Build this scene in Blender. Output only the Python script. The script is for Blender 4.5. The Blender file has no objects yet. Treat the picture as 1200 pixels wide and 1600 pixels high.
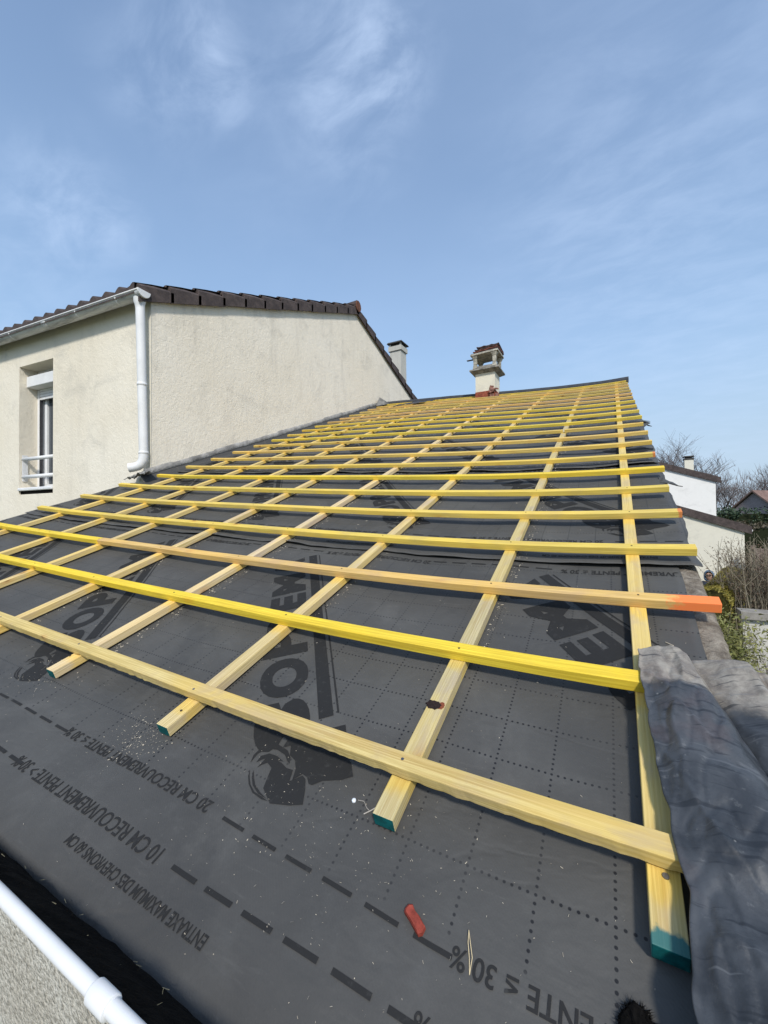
import bpy, bmesh, math, random
from mathutils import Vector, Matrix, noise
random.seed(7)
R = math.radians
SC = bpy.context.scene
COL = SC.collection

# ------------------------------------------------------------------ camera
CAM = Vector((-0.064985, -0.743495, 0.464224))
YAW, PIT, ROL, FPX = -0.504465, 0.015233, -0.009931, 642.883
fwd = Vector((math.sin(YAW)*math.cos(PIT), math.cos(YAW)*math.cos(PIT), math.sin(PIT)))
rgt = Vector((math.cos(YAW), -math.sin(YAW), 0)); upv = rgt.cross(fwd)
r2 = rgt*math.cos(ROL)+upv*math.sin(ROL); u2 = -rgt*math.sin(ROL)+upv*math.cos(ROL)
cam = bpy.data.cameras.new('camera'); co = bpy.data.objects.new('camera', cam); COL.objects.link(co)
mw = Matrix.Identity(4)
for i in range(3):
    mw[i][0] = r2[i]; mw[i][1] = u2[i]; mw[i][2] = -fwd[i]; mw[i][3] = CAM[i]
co.matrix_world = mw
cam.sensor_fit = 'VERTICAL'; cam.sensor_height = 36; cam.lens = FPX/1600*36
cam.clip_start = .02; cam.clip_end = 3000
SC.camera = co

# ------------------------------------------------------------------ world + sun
SUN = Vector((0.43, -0.62, 0.66)).normalized()
w = bpy.data.worlds.new('World'); SC.world = w; w.use_nodes = True
nt = w.node_tree; nt.nodes.clear(); N = nt.nodes.new; Lk = nt.links.new
out = N('ShaderNodeOutputWorld'); bg = N('ShaderNodeBackground'); bg.inputs[1].default_value = .125
sky = N('ShaderNodeTexSky'); sky.sky_type = 'NISHITA'; sky.sun_disc = False
sky.sun_elevation = math.asin(SUN.z); sky.sun_rotation = math.atan2(SUN.x, SUN.y)
sky.air_density = 1.0; sky.dust_density = 1.2; sky.ozone_density = 1.6; sky.altitude = 100
tc = N('ShaderNodeTexCoord')
def mth(op, a, b=None, c=None, clamp=False):
    n = N('ShaderNodeMath'); n.operation = op; n.use_clamp = clamp
    for i, x in enumerate((a, b, c)):
        if x is None: continue
        if isinstance(x, (int, float)): n.inputs[i].default_value = x
        else: Lk(x, n.inputs[i])
    return n.outputs[0]
sep = N('ShaderNodeSeparateXYZ'); Lk(tc.outputs['Generated'], sep.inputs[0])
# flat cloud layer: direction divided by height gives a plane high above
zz = mth('MAXIMUM', sep.outputs[2], .06)
cx = mth('DIVIDE', sep.outputs[0], mth('ADD', zz, .12)); cy = mth('DIVIDE', sep.outputs[1], mth('ADD', zz, .12))
cmb = N('ShaderNodeCombineXYZ'); Lk(cx, cmb.inputs[0]); Lk(cy, cmb.inputs[1])
def nz(scale, det, rough, dist, rot, sc):
    mp = N('ShaderNodeMapping'); mp.inputs['Rotation'].default_value = (0, 0, rot); mp.inputs['Scale'].default_value = sc
    Lk(cmb.outputs[0], mp.inputs[0])
    n = N('ShaderNodeTexNoise'); n.inputs['Scale'].default_value = scale; n.inputs['Detail'].default_value = det
    n.inputs['Roughness'].default_value = rough; n.inputs['Distortion'].default_value = dist
    Lk(mp.outputs[0], n.inputs[0]); return n.outputs[0]
def ramp(x, a, b):
    m = N('ShaderNodeMapRange'); m.interpolation_type = 'SMOOTHSTEP'
    m.inputs[1].default_value = a; m.inputs[2].default_value = b; Lk(x, m.inputs[0]); return m.outputs[0]
def pix(x, y):
    return (fwd + r2*((x-600)/FPX) + u2*((800-y)/FPX)).normalized()
fine = ramp(nz(5.0, 10, .60, .35, .9, (1, 1.7, 1)), .30, .78)
wide = ramp(nz(.8, 4, .5, .2, 1.0, (1, 1.6, 1)), .3, .8)
acc = None
# cirrus patches: centre direction, angular size, strength
for (d, k, s) in ((pix(290, 30), .09, .45), (pix(320, 85), .10, .55), (pix(335, 130), .07, .5), (pix(210, 110), .08, .35), (pix(240, 165), .08, .3), (pix(560, 40), .14, .55), (pix(500, 130), .11, .50), (pix(610, 105), .085, 1.0), (pix(110, 305), .11, .65), (pix(185, 360), .06, .6), (pix(90, 370), .10, .3), (pix(560, 210), .12, .40), (pix(440, 200), .25, .18),
                  (pix(1000, 60), .30, .20), (pix(950, 330), .25, .22), (pix(-60, 480), .25, .35), (pix(1150, 470), .5, .40)):
    vm = N('ShaderNodeVectorMath'); vm.operation = 'DISTANCE'; Lk(tc.outputs['Generated'], vm.inputs[0]); vm.inputs[1].default_value = d
    g = mth('MULTIPLY', ramp(vm.outputs['Value'], k*1.25, 0.0), s*.48)
    acc = g if acc is None else mth('ADD', acc, g)
cl = mth('MULTIPLY', acc, fine)
cl = mth('ADD', cl, mth('MULTIPLY', wide, .10))
cl = mth('MULTIPLY', cl, 1.0, clamp=True)
mix = N('ShaderNodeMix'); mix.data_type = 'RGBA'
hs = N('ShaderNodeHueSaturation'); hs.inputs['Saturation'].default_value = .95; hs.inputs['Value'].default_value = 1.0
tint = N('ShaderNodeMix'); tint.data_type = 'RGBA'; tint.blend_type = 'MULTIPLY'; tint.inputs[0].default_value = 1
Lk(sky.outputs[0], hs.inputs['Color']); Lk(hs.outputs[0], tint.inputs[6]); tint.inputs[7].default_value = (.95, 1.08, 1.28, 1)
hz = N('ShaderNodeMix'); hz.data_type = 'RGBA'; low = ramp(sep.outputs[2], .80, .0)
Lk(mth('ADD', mth('MULTIPLY', low, .58), .26), hz.inputs[0]); Lk(tint.outputs[2], hz.inputs[6]); hz.inputs[7].default_value = (2.62, 3.78, 5.0, 1)
h2 = N('ShaderNodeMix'); h2.data_type = 'RGBA'; Lk(mth('MULTIPLY', ramp(sep.outputs[2], .38, .0), .75), h2.inputs[0]); Lk(hz.outputs[2], h2.inputs[6]); h2.inputs[7].default_value = (3.3, 4.05, 4.75, 1)
Lk(cl, mix.inputs[0]); Lk(h2.outputs[2], mix.inputs[6]); mix.inputs[7].default_value = (4.0, 5.0, 6.7, 1)
Lk(mix.outputs[2], bg.inputs[0]); Lk(bg.outputs[0], out.inputs[0])
sl = bpy.data.lights.new('sun', 'SUN'); sl.energy = 2.5; sl.angle = R(6); sl.color = (1, .955, .88)
so = bpy.data.objects.new('sun', sl); COL.objects.link(so); so.rotation_euler = SUN.to_track_quat('Z', 'Y').to_euler(); so.location = (5, -5, 12)
SC.view_settings.view_transform = 'Standard'; SC.view_settings.look = 'None'; SC.view_settings.exposure = .42; SC.view_settings.gamma = 1

# ------------------------------------------------------------------ material helpers
class MatB:
    def __init__(s, name, rough=.8, spec=.3):
        s.m = bpy.data.materials.new(name); s.m.use_nodes = True; s.t = s.m.node_tree; s.t.nodes.clear()
        s.o = s.N('ShaderNodeOutputMaterial'); s.b = s.N('ShaderNodeBsdfPrincipled'); s.L(s.b.outputs[0], s.o.inputs[0])
        s.b.inputs['Roughness'].default_value = rough; s.b.inputs['Specular IOR Level'].default_value = spec
    def N(s, k): return s.t.nodes.new(k)
    def L(s, a, b): s.t.links.new(a, b)
    def set(s, sock, x):
        if isinstance(x, (int, float, tuple)): sock.default_value = x
        else: s.L(x, sock)
    def tex(s, which='Object'):
        n = s.N('ShaderNodeTexCoord'); return n.outputs[which]
    def mapv(s, v, scale=(1, 1, 1), loc=(0, 0, 0), rot=(0, 0, 0)):
        n = s.N('ShaderNodeMapping'); n.inputs['Scale'].default_value = scale; n.inputs['Location'].default_value = loc
        n.inputs['Rotation'].default_value = rot; s.L(v, n.inputs[0]); return n.outputs[0]
    def noise(s, v, scale, det=4, rough=.55, dist=0):
        n = s.N('ShaderNodeTexNoise'); n.inputs['Scale'].default_value = scale; n.inputs['Detail'].default_value = det
        n.inputs['Roughness'].default_value = rough; n.inputs['Distortion'].default_value = dist; s.L(v, n.inputs[0]); return n.outputs[0]
    def vor(s, v, scale, feat='F1'):
        n = s.N('ShaderNodeTexVoronoi'); n.feature = feat; n.inputs['Scale'].default_value = scale; s.L(v, n.inputs[0]); return n.outputs[0]
    def math(s, op, a, b=None, c=None, clamp=False):
        n = s.N('ShaderNodeMath'); n.operation = op; n.use_clamp = clamp
        for i, x in enumerate((a, b, c)):
            if x is not None: s.set(n.inputs[i], x)
        return n.outputs[0]
    def rng(s, x, a, b, c=0., d=1.):
        n = s.N('ShaderNodeMapRange'); n.interpolation_type = 'SMOOTHSTEP'
        for i, q in enumerate((a, b, c, d)): n.inputs[i+1].default_value = q
        s.L(x, n.inputs[0]); return n.outputs[0]
    def mix(s, f, a, b, mode='MIX'):
        n = s.N('ShaderNodeMix'); n.data_type = 'RGBA'; n.blend_type = mode
        for k, x in ((0, f), (6, a), (7, b)):
            if isinstance(x, tuple) and len(x) == 3: x = x+(1,)
            s.set(n.inputs[k], x)
        return n.outputs[2]
    def bump(s, h, st=.3, dist=.01, prev=None):
        n = s.N('ShaderNodeBump'); n.inputs['Strength'].default_value = st; n.inputs['Distance'].default_value = dist
        s.L(h, n.inputs['Height'])
        if prev: s.L(prev, n.inputs['Normal'])
        s.L(n.outputs[0], s.b.inputs['Normal']); return n.outputs[0]
    def color(s, x): s.set(s.b.inputs['Base Color'], x if not (isinstance(x, tuple) and len(x) == 3) else x+(1,))

def simple(name, col, rough=.8, spec=.3, var=.25, scale=20, bump=0., bscale=60, bd=.003, metallic=0):
    M = MatB(name, rough, spec); c = M.tex()
    n = M.noise(c, scale, 5, .6)
    dark = tuple(x*(1-var) for x in col); lite = tuple(min(1, x*(1+var*.6)) for x in col)
    M.color(M.mix(M.rng(n, .3, .7), dark, lite)); M.b.inputs['Metallic'].default_value = metallic
    if bump: M.bump(M.noise(c, bscale, 4, .6), bump, bd)
    return M.m

def wood_mat(name, paint=None, plen=.03, stain=0.):
    M = MatB(name, .62, .25)
    oi = M.N('ShaderNodeObjectInfo'); uv = M.tex('UV'); rnd = oi.outputs['Random']
    off = M.N('ShaderNodeCombineXYZ'); M.set(off.inputs[0], M.math('MULTIPLY', rnd, 37.)); M.set(off.inputs[1], M.math('MULTIPLY', rnd, 11.))
    ad = M.N('ShaderNodeVectorMath'); ad.operation = 'ADD'; M.L(uv, ad.inputs[0]); M.L(off.outputs[0], ad.inputs[1]); v = ad.outputs[0]
    g1 = M.noise(M.mapv(v, (1.6, 90, 1)), 3, 6, .6, .5)      # fine grain along the length
    g2 = M.noise(M.mapv(v, (.7, 22, 1)), 2.2, 4, .55, 1.2)   # growth bands
    g3 = M.noise(M.mapv(v, (1, 1, 1)), 2.3, 2, .5)           # treatment blotches
    base = oi.outputs['Color']
    c = M.mix(M.rng(g1, .35, .7), M.mix(1., base, (.74, .69, .58), 'MULTIPLY'), M.mix(1., base, (1.08, 1.08, 1.15), 'MULTIPLY'))
    c = M.mix(M.math('MULTIPLY', M.rng(g2, .5, .68), .38), c, M.mix(1., base, (.60, .44, .32), 'MULTIPLY'))
    c = M.mix(M.math('MULTIPLY', M.rng(g3, .42, .62), .45), c, M.mix(1., base, (1.12, .98, .62), 'MULTIPLY'))
    if stain:   # yellow treatment rubbed off where each batten crosses
        sq = M.N('ShaderNodeSeparateXYZ'); M.L(uv, sq.inputs[0])
        ph = M.math('FRACT', M.math('DIVIDE', M.math('ADD', sq.outputs[0], stain), .35))
        ds = M.math('ABSOLUTE', M.math('SUBTRACT', ph, .5)); ds = M.math('ADD', ds, M.math('MULTIPLY', M.math('SUBTRACT', M.noise(M.mapv(v, (1, 1, 1)), 14, 4), .5), .22))
        c = M.mix(M.math('MULTIPLY', M.rng(ds, .34, .44), .70), c, M.mix(1., c, (1.18, 1.02, .42), 'MULTIPLY'))
    # knots
    kv = M.mapv(v, (5.5, 12, 1)); kd = M.vor(kv, 1.0); kmask = M.rng(kd, .12, .06)
    sel = M.rng(M.noise(M.mapv(v, (2.0, .1, 1)), 1.3, 0), .50, .54)
    kk = M.math('MULTIPLY', kmask, sel)
    c = M.mix(M.math('MULTIPLY', kk, .75), c, (.10, .045, .018))
    halo = M.math('MULTIPLY', M.rng(kd, .30, .10), sel); c = M.mix(M.math('MULTIPLY', halo, .35), c, M.mix(1., base, (.75, .42, .25), 'MULTIPLY'))
    g8 = M.noise(M.mapv(v, (1.3, 3, 1), loc=(5, 5, 0)), 3.4, 5, .65, .6); c = M.mix(M.math('MULTIPLY', M.rng(g8, .48, .66), .58), c, M.mix(1., base, (.74, .70, .95), 'MULTIPLY'))
    # grey grime
    gr = M.noise(M.mapv(v, (5, 30, 1)), 2.0, 5, .7)
    c = M.mix(M.math('MULTIPLY', M.rng(gr, .6, .75), .28), c, (.20, .17, .13))
    if paint:
        sp = M.N('ShaderNodeSeparateXYZ'); M.L(uv, sp.inputs[0])
        edge = M.math('ADD', sp.outputs[0], M.math('MULTIPLY', M.math('SUBTRACT', M.noise(M.mapv(v, (20, 20, 1)), 3.0, 4), .5), plen*1.3))
        m = M.rng(edge, plen*1.15, plen*.75)
        c = M.mix(M.math('MULTIPLY', m, .9), c, paint)
    M.color(c)
    M.bump(g1, .35, .0012)
    return M.m
WOOD = wood_mat('treated_pine'); TEAL = wood_mat('treated_pine_teal_end', (.0, .13, .14), .020, .26); COUNT = wood_mat('treated_pine_counter', None, 0, .26); ORANGE = wood_mat('treated_pine_orange_end', (1.0, .22, .06), .11)
TEALD = simple('teal_end_paint', (.0, .095, .095), .7, .3, .35, 80)
RED_END = wood_mat('treated_pine_red_end', (.70, .22, .07), .014)

def membrane_mat():
    M = MatB('roofing_felt', .52, .42)
    uv = M.tex('UV'); sp = M.N('ShaderNodeSeparateXYZ'); M.L(uv, sp.inputs[0]); u, v = sp.outputs[0], sp.outputs[1]
    G = .1045; D = G/9
    def cell(x, per):   # distance to nearest multiple of per
        f = M.math('FRACT', M.math('DIVIDE', x, per)); return M.math('MULTIPLY', M.math('SUBTRACT', .5, M.math('ABSOLUTE', M.math('SUBTRACT', f, .5))), per)
    uo = M.math('ADD', u, 10*G+.382-.3135); vo = M.math('ADD', v, 10*G-.090+.1045)
    du, dv, duf, dvf = cell(uo, G), cell(vo, G), cell(uo, D), cell(vo, D)
    def dot(a, b):
        r = M.math('SQRT', M.math('ADD', M.math('MULTIPLY', a, a), M.math('MULTIPLY', b, b))); return M.rng(r, .0030, .0018)
    dots = M.math('MAXIMUM', dot(du, dvf), dot(dv, duf))
    dots = M.math('MULTIPLY', dots, M.rng(v, -.222, -.205))
    fade = M.rng(M.noise(M.mapv(uv, (1, 1, 1)), 2.2, 3, .6), .40, .55)
    dots = M.math('MULTIPLY', dots, M.math('ADD', .55, M.math('MULTIPLY', fade, .45)))
    n1 = M.noise(uv, 1.7, 5, .6); n2 = M.noise(uv, 9, 6, .7); n3 = M.noise(uv, 55, 4, .7)
    c = M.mix(M.rng(n1, .3, .7), (.056, .054, .050), (.080, .077, .070))
    c = M.mix(M.math('MULTIPLY', M.rng(n2, .48, .8), .35), c, (.11, .11, .105))
    c = M.mix(M.math('MULTIPLY', M.rng(n3, .62, .8), .22), c, (.20, .19, .17))
    n6 = M.noise(uv, 3.1, 7, .68, .5); c = M.mix(M.math('MULTIPLY', M.rng(n6, .52, .70), .38), c, (.125, .120, .108))
    n7 = M.noise(M.mapv(uv, (1, 1, 1), loc=(7, 3, 0)), 2.1, 6, .66, .8); c = M.mix(M.math('MULTIPLY', M.rng(n7, .56, .68), .30), c, (.030, .031, .032))
    # scuffs running across
    n4 = M.noise(M.mapv(uv, (3, 26, 1), rot=(0, 0, .1)), 1.5, 6, .7, .6)
    c = M.mix(M.math('MULTIPLY', M.rng(n4, .60, .78), .30), c, (.17, .165, .15))
    # dried pale residue higher up the roof beside the counter battens
    n5 = M.noise(M.mapv(uv, (3.2, 6, 1)), 2.2, 7, .72, .4)
    reg = M.math('MULTIPLY', M.math('MULTIPLY', M.rng(v, 1.5, 2.4), M.rng(v, 5.6, 4.0)), M.math('MULTIPLY', M.rng(u, -1.45, -.95), M.rng(u, -.02, -.2)))
    c = M.mix(M.math('MULTIPLY', M.math('MULTIPLY', reg, M.rng(n5, .54, .62)), .8), c, (.42, .38, .31))
    c = M.mix(dots, c, (.010, .010, .011))
    M.color(c)
    wv = M.N('ShaderNodeTexWave'); wv.bands_direction = 'DIAGONAL'; wv.inputs['Scale'].default_value = 95; wv.inputs['Distortion'].default_value = .6
    M.L(uv, wv.inputs[0])
    b = M.bump(wv.outputs[1], .10, .0006)
    b = M.bump(n2, .35, .006, b)
    b = M.bump(M.noise(M.mapv(uv, (1, 2.4, 1)), 3.2, 4, .55, .5), .35, .02, b)
    cr_ = M.math('ABSOLUTE', M.math('SUBTRACT', M.noise(M.mapv(uv, (1.2, 2.6, 1), loc=(3, 1, 0)), 2.2, 3, .5, .7), .5)); b = M.bump(M.rng(cr_, .0, .05), .22, .003, b)
    M.bump(n3, .12, .002, b)
    M.set(M.b.inputs['Roughness'], M.math('ADD', .52, M.math('MULTIPLY', n2, .22)))
    return M.m
FELT = membrane_mat()
PRINT = MatB('printed_ink', .72, .18)
_c = PRINT.noise(PRINT.tex(), 60, 5, .7)
PRINT.color(PRINT.mix(PRINT.rng(_c, .55, .75), (.0235, .0232, .0228), (.046, .045, .043))); PRINT = PRINT.m

def crepi(name, a, b, scale=1., st=.9, grey=(.32, .31, .28), gf=.3):
    M = MatB(name, .93, .12); c = M.tex()
    n1 = M.noise(c, .7, 5, .6); n2 = M.noise(c, 26*scale, 5, .62, 1.0); n3 = M.noise(M.mapv(c, (7, 7, 1.1)), .8, 5, .65)
    n4 = M.noise(M.mapv(c, (1, 1, .8)), 13*scale, 7, .72, .9)
    k = M.mix(M.rng(n1, .3, .7), a, b)
    k = M.mix(M.math('MULTIPLY', M.rng(n3, .5, .75), gf), k, grey)
    k = M.mix(M.math('MULTIPLY', M.rng(n2, .62, .8), .45), k, tuple(x*.62 for x in a))
    n5 = M.noise(c, 2.6, 6, .7, .4); k = M.mix(M.math('MULTIPLY', M.rng(n5, .50, .72), .25), k, grey)
    M.color(k)
    b1 = M.bump(n4, st*.8, .010/scale); M.bump(n2, st*.8, .006/scale, b1)
    return M.m
WALL_F = crepi('cream_render', (.74, .665, .53), (.80, .735, .61), gf=.14)
WALL_G = crepi('light_lifted_cream_render', (.80, .715, .575), (.84, .765, .635), (1.), .9, (.36, .33, .28), gf=.24)  # gable cream raised and warmed in colour for the weaker sun there
WALL_N = crepi('grainy_wall_render', (.42, .39, .32), (.55, .51, .43), 2.2, .8)
PEB = MatB('pebbledash_render', .92, .15); _t = PEB.tex(); _v = PEB.vor(_t, 170); _n = PEB.noise(_t, 85, 3, .6); _q = PEB.noise(_t, 4, 3)
PEB.color(PEB.mix(PEB.rng(_n, .35, .7), PEB.mix(PEB.rng(_q, .4, .6), (.52, .48, .40), (.64, .61, .53)), (.30, .275, .225))); _b = PEB.bump(_v, .6, .004); PEB.bump(_n, .9, .01, _b); PEB = PEB.m
PVC = simple('white_plastic', (.74, .735, .72), .6, .3, .06, 7)
PVCOLD = MatB('weathered_white_plastic', .45, .4); _t = PVCOLD.tex(); _n = PVCOLD.noise(PVCOLD.mapv(_t, (1.2, 6, 9)), 1.6, 5, .65, .5)
PVCOLD.color(PVCOLD.mix(PVCOLD.rng(_n, .42, .68), (.66, .66, .65), (.34, .34, .345))); PVCOLD = PVCOLD.m
TILE = MatB('brown_concrete_tile', .8, .25); _t = TILE.tex(); _n = TILE.noise(_t, 9, 6, .7); _m = TILE.noise(_t, 45, 4, .7)
_k = TILE.mix(TILE.rng(_n, .35, .7), (.055, .043, .040), (.105, .080, .072)); _k = TILE.mix(TILE.math('MULTIPLY', TILE.rng(_m, .6, .75), .35), _k, (.22, .20, .17))
TILE.color(_k); TILE.bump(_m, .5, .006); TILE = TILE.m
RUST = simple('rusty_clay', (.17, .075, .045), .85, .2, .4, 18, .4)
BRICK = simple('red_brick', (.30, .085, .05), .9, .2, .4, 25, .5, 60, .006)
CHIM = crepi('chimney_render', (.70, .65, .52), (.76, .72, .60), 1.6, .4, gf=.1)
CONC = simple('mossy_grey_concrete', (.27, .25, .215), .93, .15, .45, 14, .7, 60, .006)
MORTAR = MatB('rough_lime_mortar', .95, .1); _t = MORTAR.tex(); _n = MORTAR.noise(_t, 18, 7, .75, .6); _m = MORTAR.noise(_t, 90, 5, .7)
_k = MORTAR.mix(MORTAR.rng(_n, .35, .68), (.16, .13, .10), (.40, .35, .28)); _k = MORTAR.mix(MORTAR.math('MULTIPLY', MORTAR.rng(_m, .58, .72), .5), _k, (.10, .08, .06))
MORTAR.color(_k); _b = MORTAR.bump(_n, 1., .02); MORTAR.bump(_m, .8, .006, _b); MORTAR = MORTAR.m
FLASH = simple('pale_mortar_flashing', (.34, .325, .30), .9, .15, .40, 9, .8, 50, .01)
LEAD = MatB('weathered_lead', .46, .45); _t = LEAD.tex(); _uv = LEAD.tex('UV'); _s = LEAD.N('ShaderNodeSeparateXYZ'); LEAD.L(_uv, _s.inputs[0])
_n = LEAD.noise(_t, 7, 6, .65, 1.0); _m = LEAD.noise(_t, 21, 10, .78, .25); _q = LEAD.noise(_t, 60, 5, .7)
_k = LEAD.mix(LEAD.rng(_n, .3, .7), (.026, .029, .033), (.072, .077, .083)); _k = LEAD.mix(LEAD.math('MULTIPLY', LEAD.rng(_m, .50, .66), .75), _k, (.024, .027, .031))
_k = LEAD.mix(LEAD.math('MULTIPLY', LEAD.rng(_q, .60, .72), .25), _k, (.24, .24, .235)); _k = LEAD.mix(LEAD.math('MULTIPLY', LEAD.rng(LEAD.noise(_t, 110, 5, .75), .56, .68), .5), _k, (.035, .037, .04))
_age = LEAD.math('ADD', _s.outputs[1], LEAD.math('MULTIPLY', LEAD.math('SUBTRACT', _n, .5), .08))      # sun-bleached band near the upper end of each sheet
_kk = LEAD.mix(LEAD.rng(_m, .35, .65), (.34, .305, .25), (.16, .135, .11)); _k = LEAD.mix(LEAD.rng(_age, .125, .095), _k, _kk)
_red = LEAD.rng(LEAD.noise(_t, 5, 4, .6), .60, .70); _k = LEAD.mix(LEAD.math('MULTIPLY', _red, .15), _k, (.17, .10, .085))
LEAD.color(_k); _sc = LEAD.noise(LEAD.mapv(_t, (3, 38, 3), rot=(0, 0, .5)), 2.6, 3, .5); _k = LEAD.mix(LEAD.math('MULTIPLY', LEAD.rng(_sc, .60, .65), .65), _k, (.014, .016, .019)); _k = LEAD.mix(LEAD.math('MULTIPLY', LEAD.rng(_sc, .38, .33), .35), _k, (.15, .155, .16)); _v2 = LEAD.vor(_t, 30); _k = LEAD.mix(LEAD.math('MULTIPLY', LEAD.rng(_v2, .07, .03), .35), _k, (.38, .37, .34)); LEAD.color(_k); _b = LEAD.bump(_m, .40, .004); LEAD.bump(_q, .25, .002, _b); LEAD = LEAD.m
BLACK = simple('black_moss', (.006, .0055, .005), .95, .1, .5, 60)
DARK = simple('dark_debris_and_gap', (.007, .006, .005), .95, .1, .6, 40, 1., 90, .01)
SHARD = simple('red_clay', (.27, .050, .032), .8, .25, .35, 60, .5, 120, .003)
STRAW = simple('dry_straw', (.62, .50, .30), .8, .2, .2)
CHIP = simple('pale_wood_shavings', (.50, .44, .34), .8, .2, .3, 30)
NAILM = simple('steel_nail', (.20, .20, .21), .4, .5, .3, 200, metallic=.8)
NAILD = simple('sunk_nail_hole', (.05, .035, .022), .7, .3, .3, 200)
GLASS = MatB('window_glass', .06, .6); GLASS.color((.06, .07, .08)); GLASS = GLASS.m
CURT = simple('grey_curtain', (.22, .23, .25), .9, .1, .3, 8)
GREY = simple('grey_gasket', (.05, .05, .055), .6, .3)

# ------------------------------------------------------------------ object helpers
def link(name, verts, faces, mat, parent=None, uvs=None, smooth=False, matidx=None, mats=None):
    me = bpy.data.meshes.new(name); me.from_pydata([tuple(v) for v in verts], [], faces); me.update()
    for m in (mats or [mat]): me.materials.append(m)
    if uvs is not None:
        ul = me.uv_layers.new(name='UVMap')
        for l in me.loops: ul.data[l.index].uv = uvs[l.vertex_index][:2]
    if matidx: me.polygons.foreach_set('material_index', matidx)
    if smooth: me.polygons.foreach_set('use_smooth', [True]*len(me.polygons))
    o = bpy.data.objects.new(name, me); COL.objects.link(o)
    if parent: o.parent = parent; o.matrix_parent_inverse = Matrix.Translation(-Vector(parent.location)) if parent.type == 'EMPTY' else Matrix.Identity(4)
    return o
def thing(name, label, cat, loc=(0, 0, 0), group=None):
    o = bpy.data.objects.new(name, None); COL.objects.link(o); o.location = loc; o.empty_display_size = .1
    o['label'] = label; o['category'] = cat
    if group: o['group'] = group
    return o
def tag(o, label, cat, group=None, kind=None):
    o['label'] = label; o['category'] = cat
    if group: o['group'] = group
    if kind: o['kind'] = kind
    return o
def struct(o, kind='structure'): o['kind'] = kind; return o

class MB:
    def __init__(s): s.v = []; s.f = []
    def add(s, vs, fs):
        b = len(s.v); s.v += [Vector(x) for x in vs]; s.f += [tuple(b+i for i in f) for f in fs]
    def box(s, x0, x1, y0, y1, z0, z1, M=None):
        vs = [Vector((x, y, z)) for z in (z0, z1) for y in (y0, y1) for x in (x0, x1)]
        if M: vs = [M @ q for q in vs]
        s.add(vs, [(0, 2, 3, 1), (4, 5, 7, 6), (0, 1, 5, 4), (2, 6, 7, 3), (0, 4, 6, 2), (1, 3, 7, 5)])
    def frust(s, c, z0, z1, a0, b0, a1, b1, M=None):
        vs = [Vector((c[0]+sx*a, c[1]+sy*b, z)) for z, a, b in ((z0, a0, b0), (z1, a1, b1)) for sx, sy in ((-1, -1), (1, -1), (1, 1), (-1, 1))]
        if M: vs = [M @ q for q in vs]
        s.add(vs, [(3, 2, 1, 0), (4, 5, 6, 7)]+[(i, (i+1) % 4, 4+(i+1) % 4, 4+i) for i in range(4)])
    def tube(s, pts, rad, n=10, cap=True):
        pts = [Vector(p) for p in pts]; rings = []; prev = None
        for i, p in enumerate(pts):
            d = (pts[min(i+1, len(pts)-1)]-pts[max(i-1, 0)]).normalized()
            if prev is None:
                a = Vector((0, 0, 1)) if abs(d.z) < .9 else Vector((1, 0, 0)); prev = a.cross(d).normalized()
            x = (prev-d*prev.dot(d)).normalized(); prev = x; y = d.cross(x)
            r = rad[i] if isinstance(rad, (list, tuple)) else rad
            rings.append([p+x*r*math.cos(2*math.pi*k/n)+y*r*math.sin(2*math.pi*k/n) for k in range(n)])
        b = [q for r in rings for q in r]
        fs = [(i*n+k, i*n+(k+1) % n, (i+1)*n+(k+1) % n, (i+1)*n+k) for i in range(len(pts)-1) for k in range(n)]
        if cap: fs += [tuple(range(n-1, -1, -1)), tuple(range((len(pts)-1)*n, len(pts)*n))]
        s.add(b, fs)
    def build(s, name, mat, parent=None, smooth=False, **k): return link(name, s.v, s.f, mat, parent, smooth=smooth, **k)
def bevel(o, wd=.004, seg=2):
    m = o.modifiers.new('bevel', 'BEVEL'); m.width = wd; m.segments = seg; m.limit_method = 'ANGLE'; m.angle_limit = R(40); return o

# ------------------------------------------------------------------ roof surface (slightly twisted old roof plane)
SL = 0.347316; KK = .425485; CS_, SN_ = math.cos(SL), math.sin(SL)
HP = [(2, 0), (3, 0), (1, 1), (2, 1), (0, 2), (0, 3), (1, 2), (4, 0), (2, 2), (1, 3), (3, 1), (3, 2), (2, 3)]
HC = [0.11921, 0.05659, 0.05165, 0.01025, 0.03971, -0.00808, -0.06889, 0.01019, -0.02302, 0.01803, -0.00242, 0.0016, 0.00741]
UI = [0.0, -0.42549, -1.01647, -1.60402, -2.17716, -2.75523, -3.34364, -3.94305]
VJ = [0.0, 0.35645, 0.70265, 1.05429, 1.40385, 1.75205, 2.09869, 2.4444, 2.79199, 3.14066, 3.49, 3.84161, 4.1941, 4.54498, 4.89592, 5.24635, 5.59715, 5.9476, 6.2985, 6.6493, 6.99981, 7.35]
CSK = [0.00599, -0.00067, 0.01272, 0.00337, -0.0052, -0.00952, -0.00782, 0.01188]
BSK = [-0.00639, -0.00178, 0.00199, -0.00105, 0.00531, 0.0018, 0.00252, 0.0006, 0.0003, 0.00044, -0.00213, -0.00112, -0.0004, -8e-05, 0.00088, 0.00024, -0.00074, 0.00015, 6e-05, -0.00021, -6e-05, -0.00065]
UL, UR, VTOP = -4.176, .185, 7.44
def Hh(u, v):
    u = max(-4.6, min(.6, u))/KK/4; v = max(-.6, min(7.5, v))/KK/6
    return sum(c*u**a*v**b for c, (a, b) in zip(HC, HP))
def S(u, v, h=0.):
    h = h+Hh(u, v); return Vector((u, v*CS_-h*SN_, v*SN_+h*CS_))
def nse(x, y, z=0.): return noise.noise(Vector((x, y, z)))

YWALL, XW = 1.863, -4.3

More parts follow.
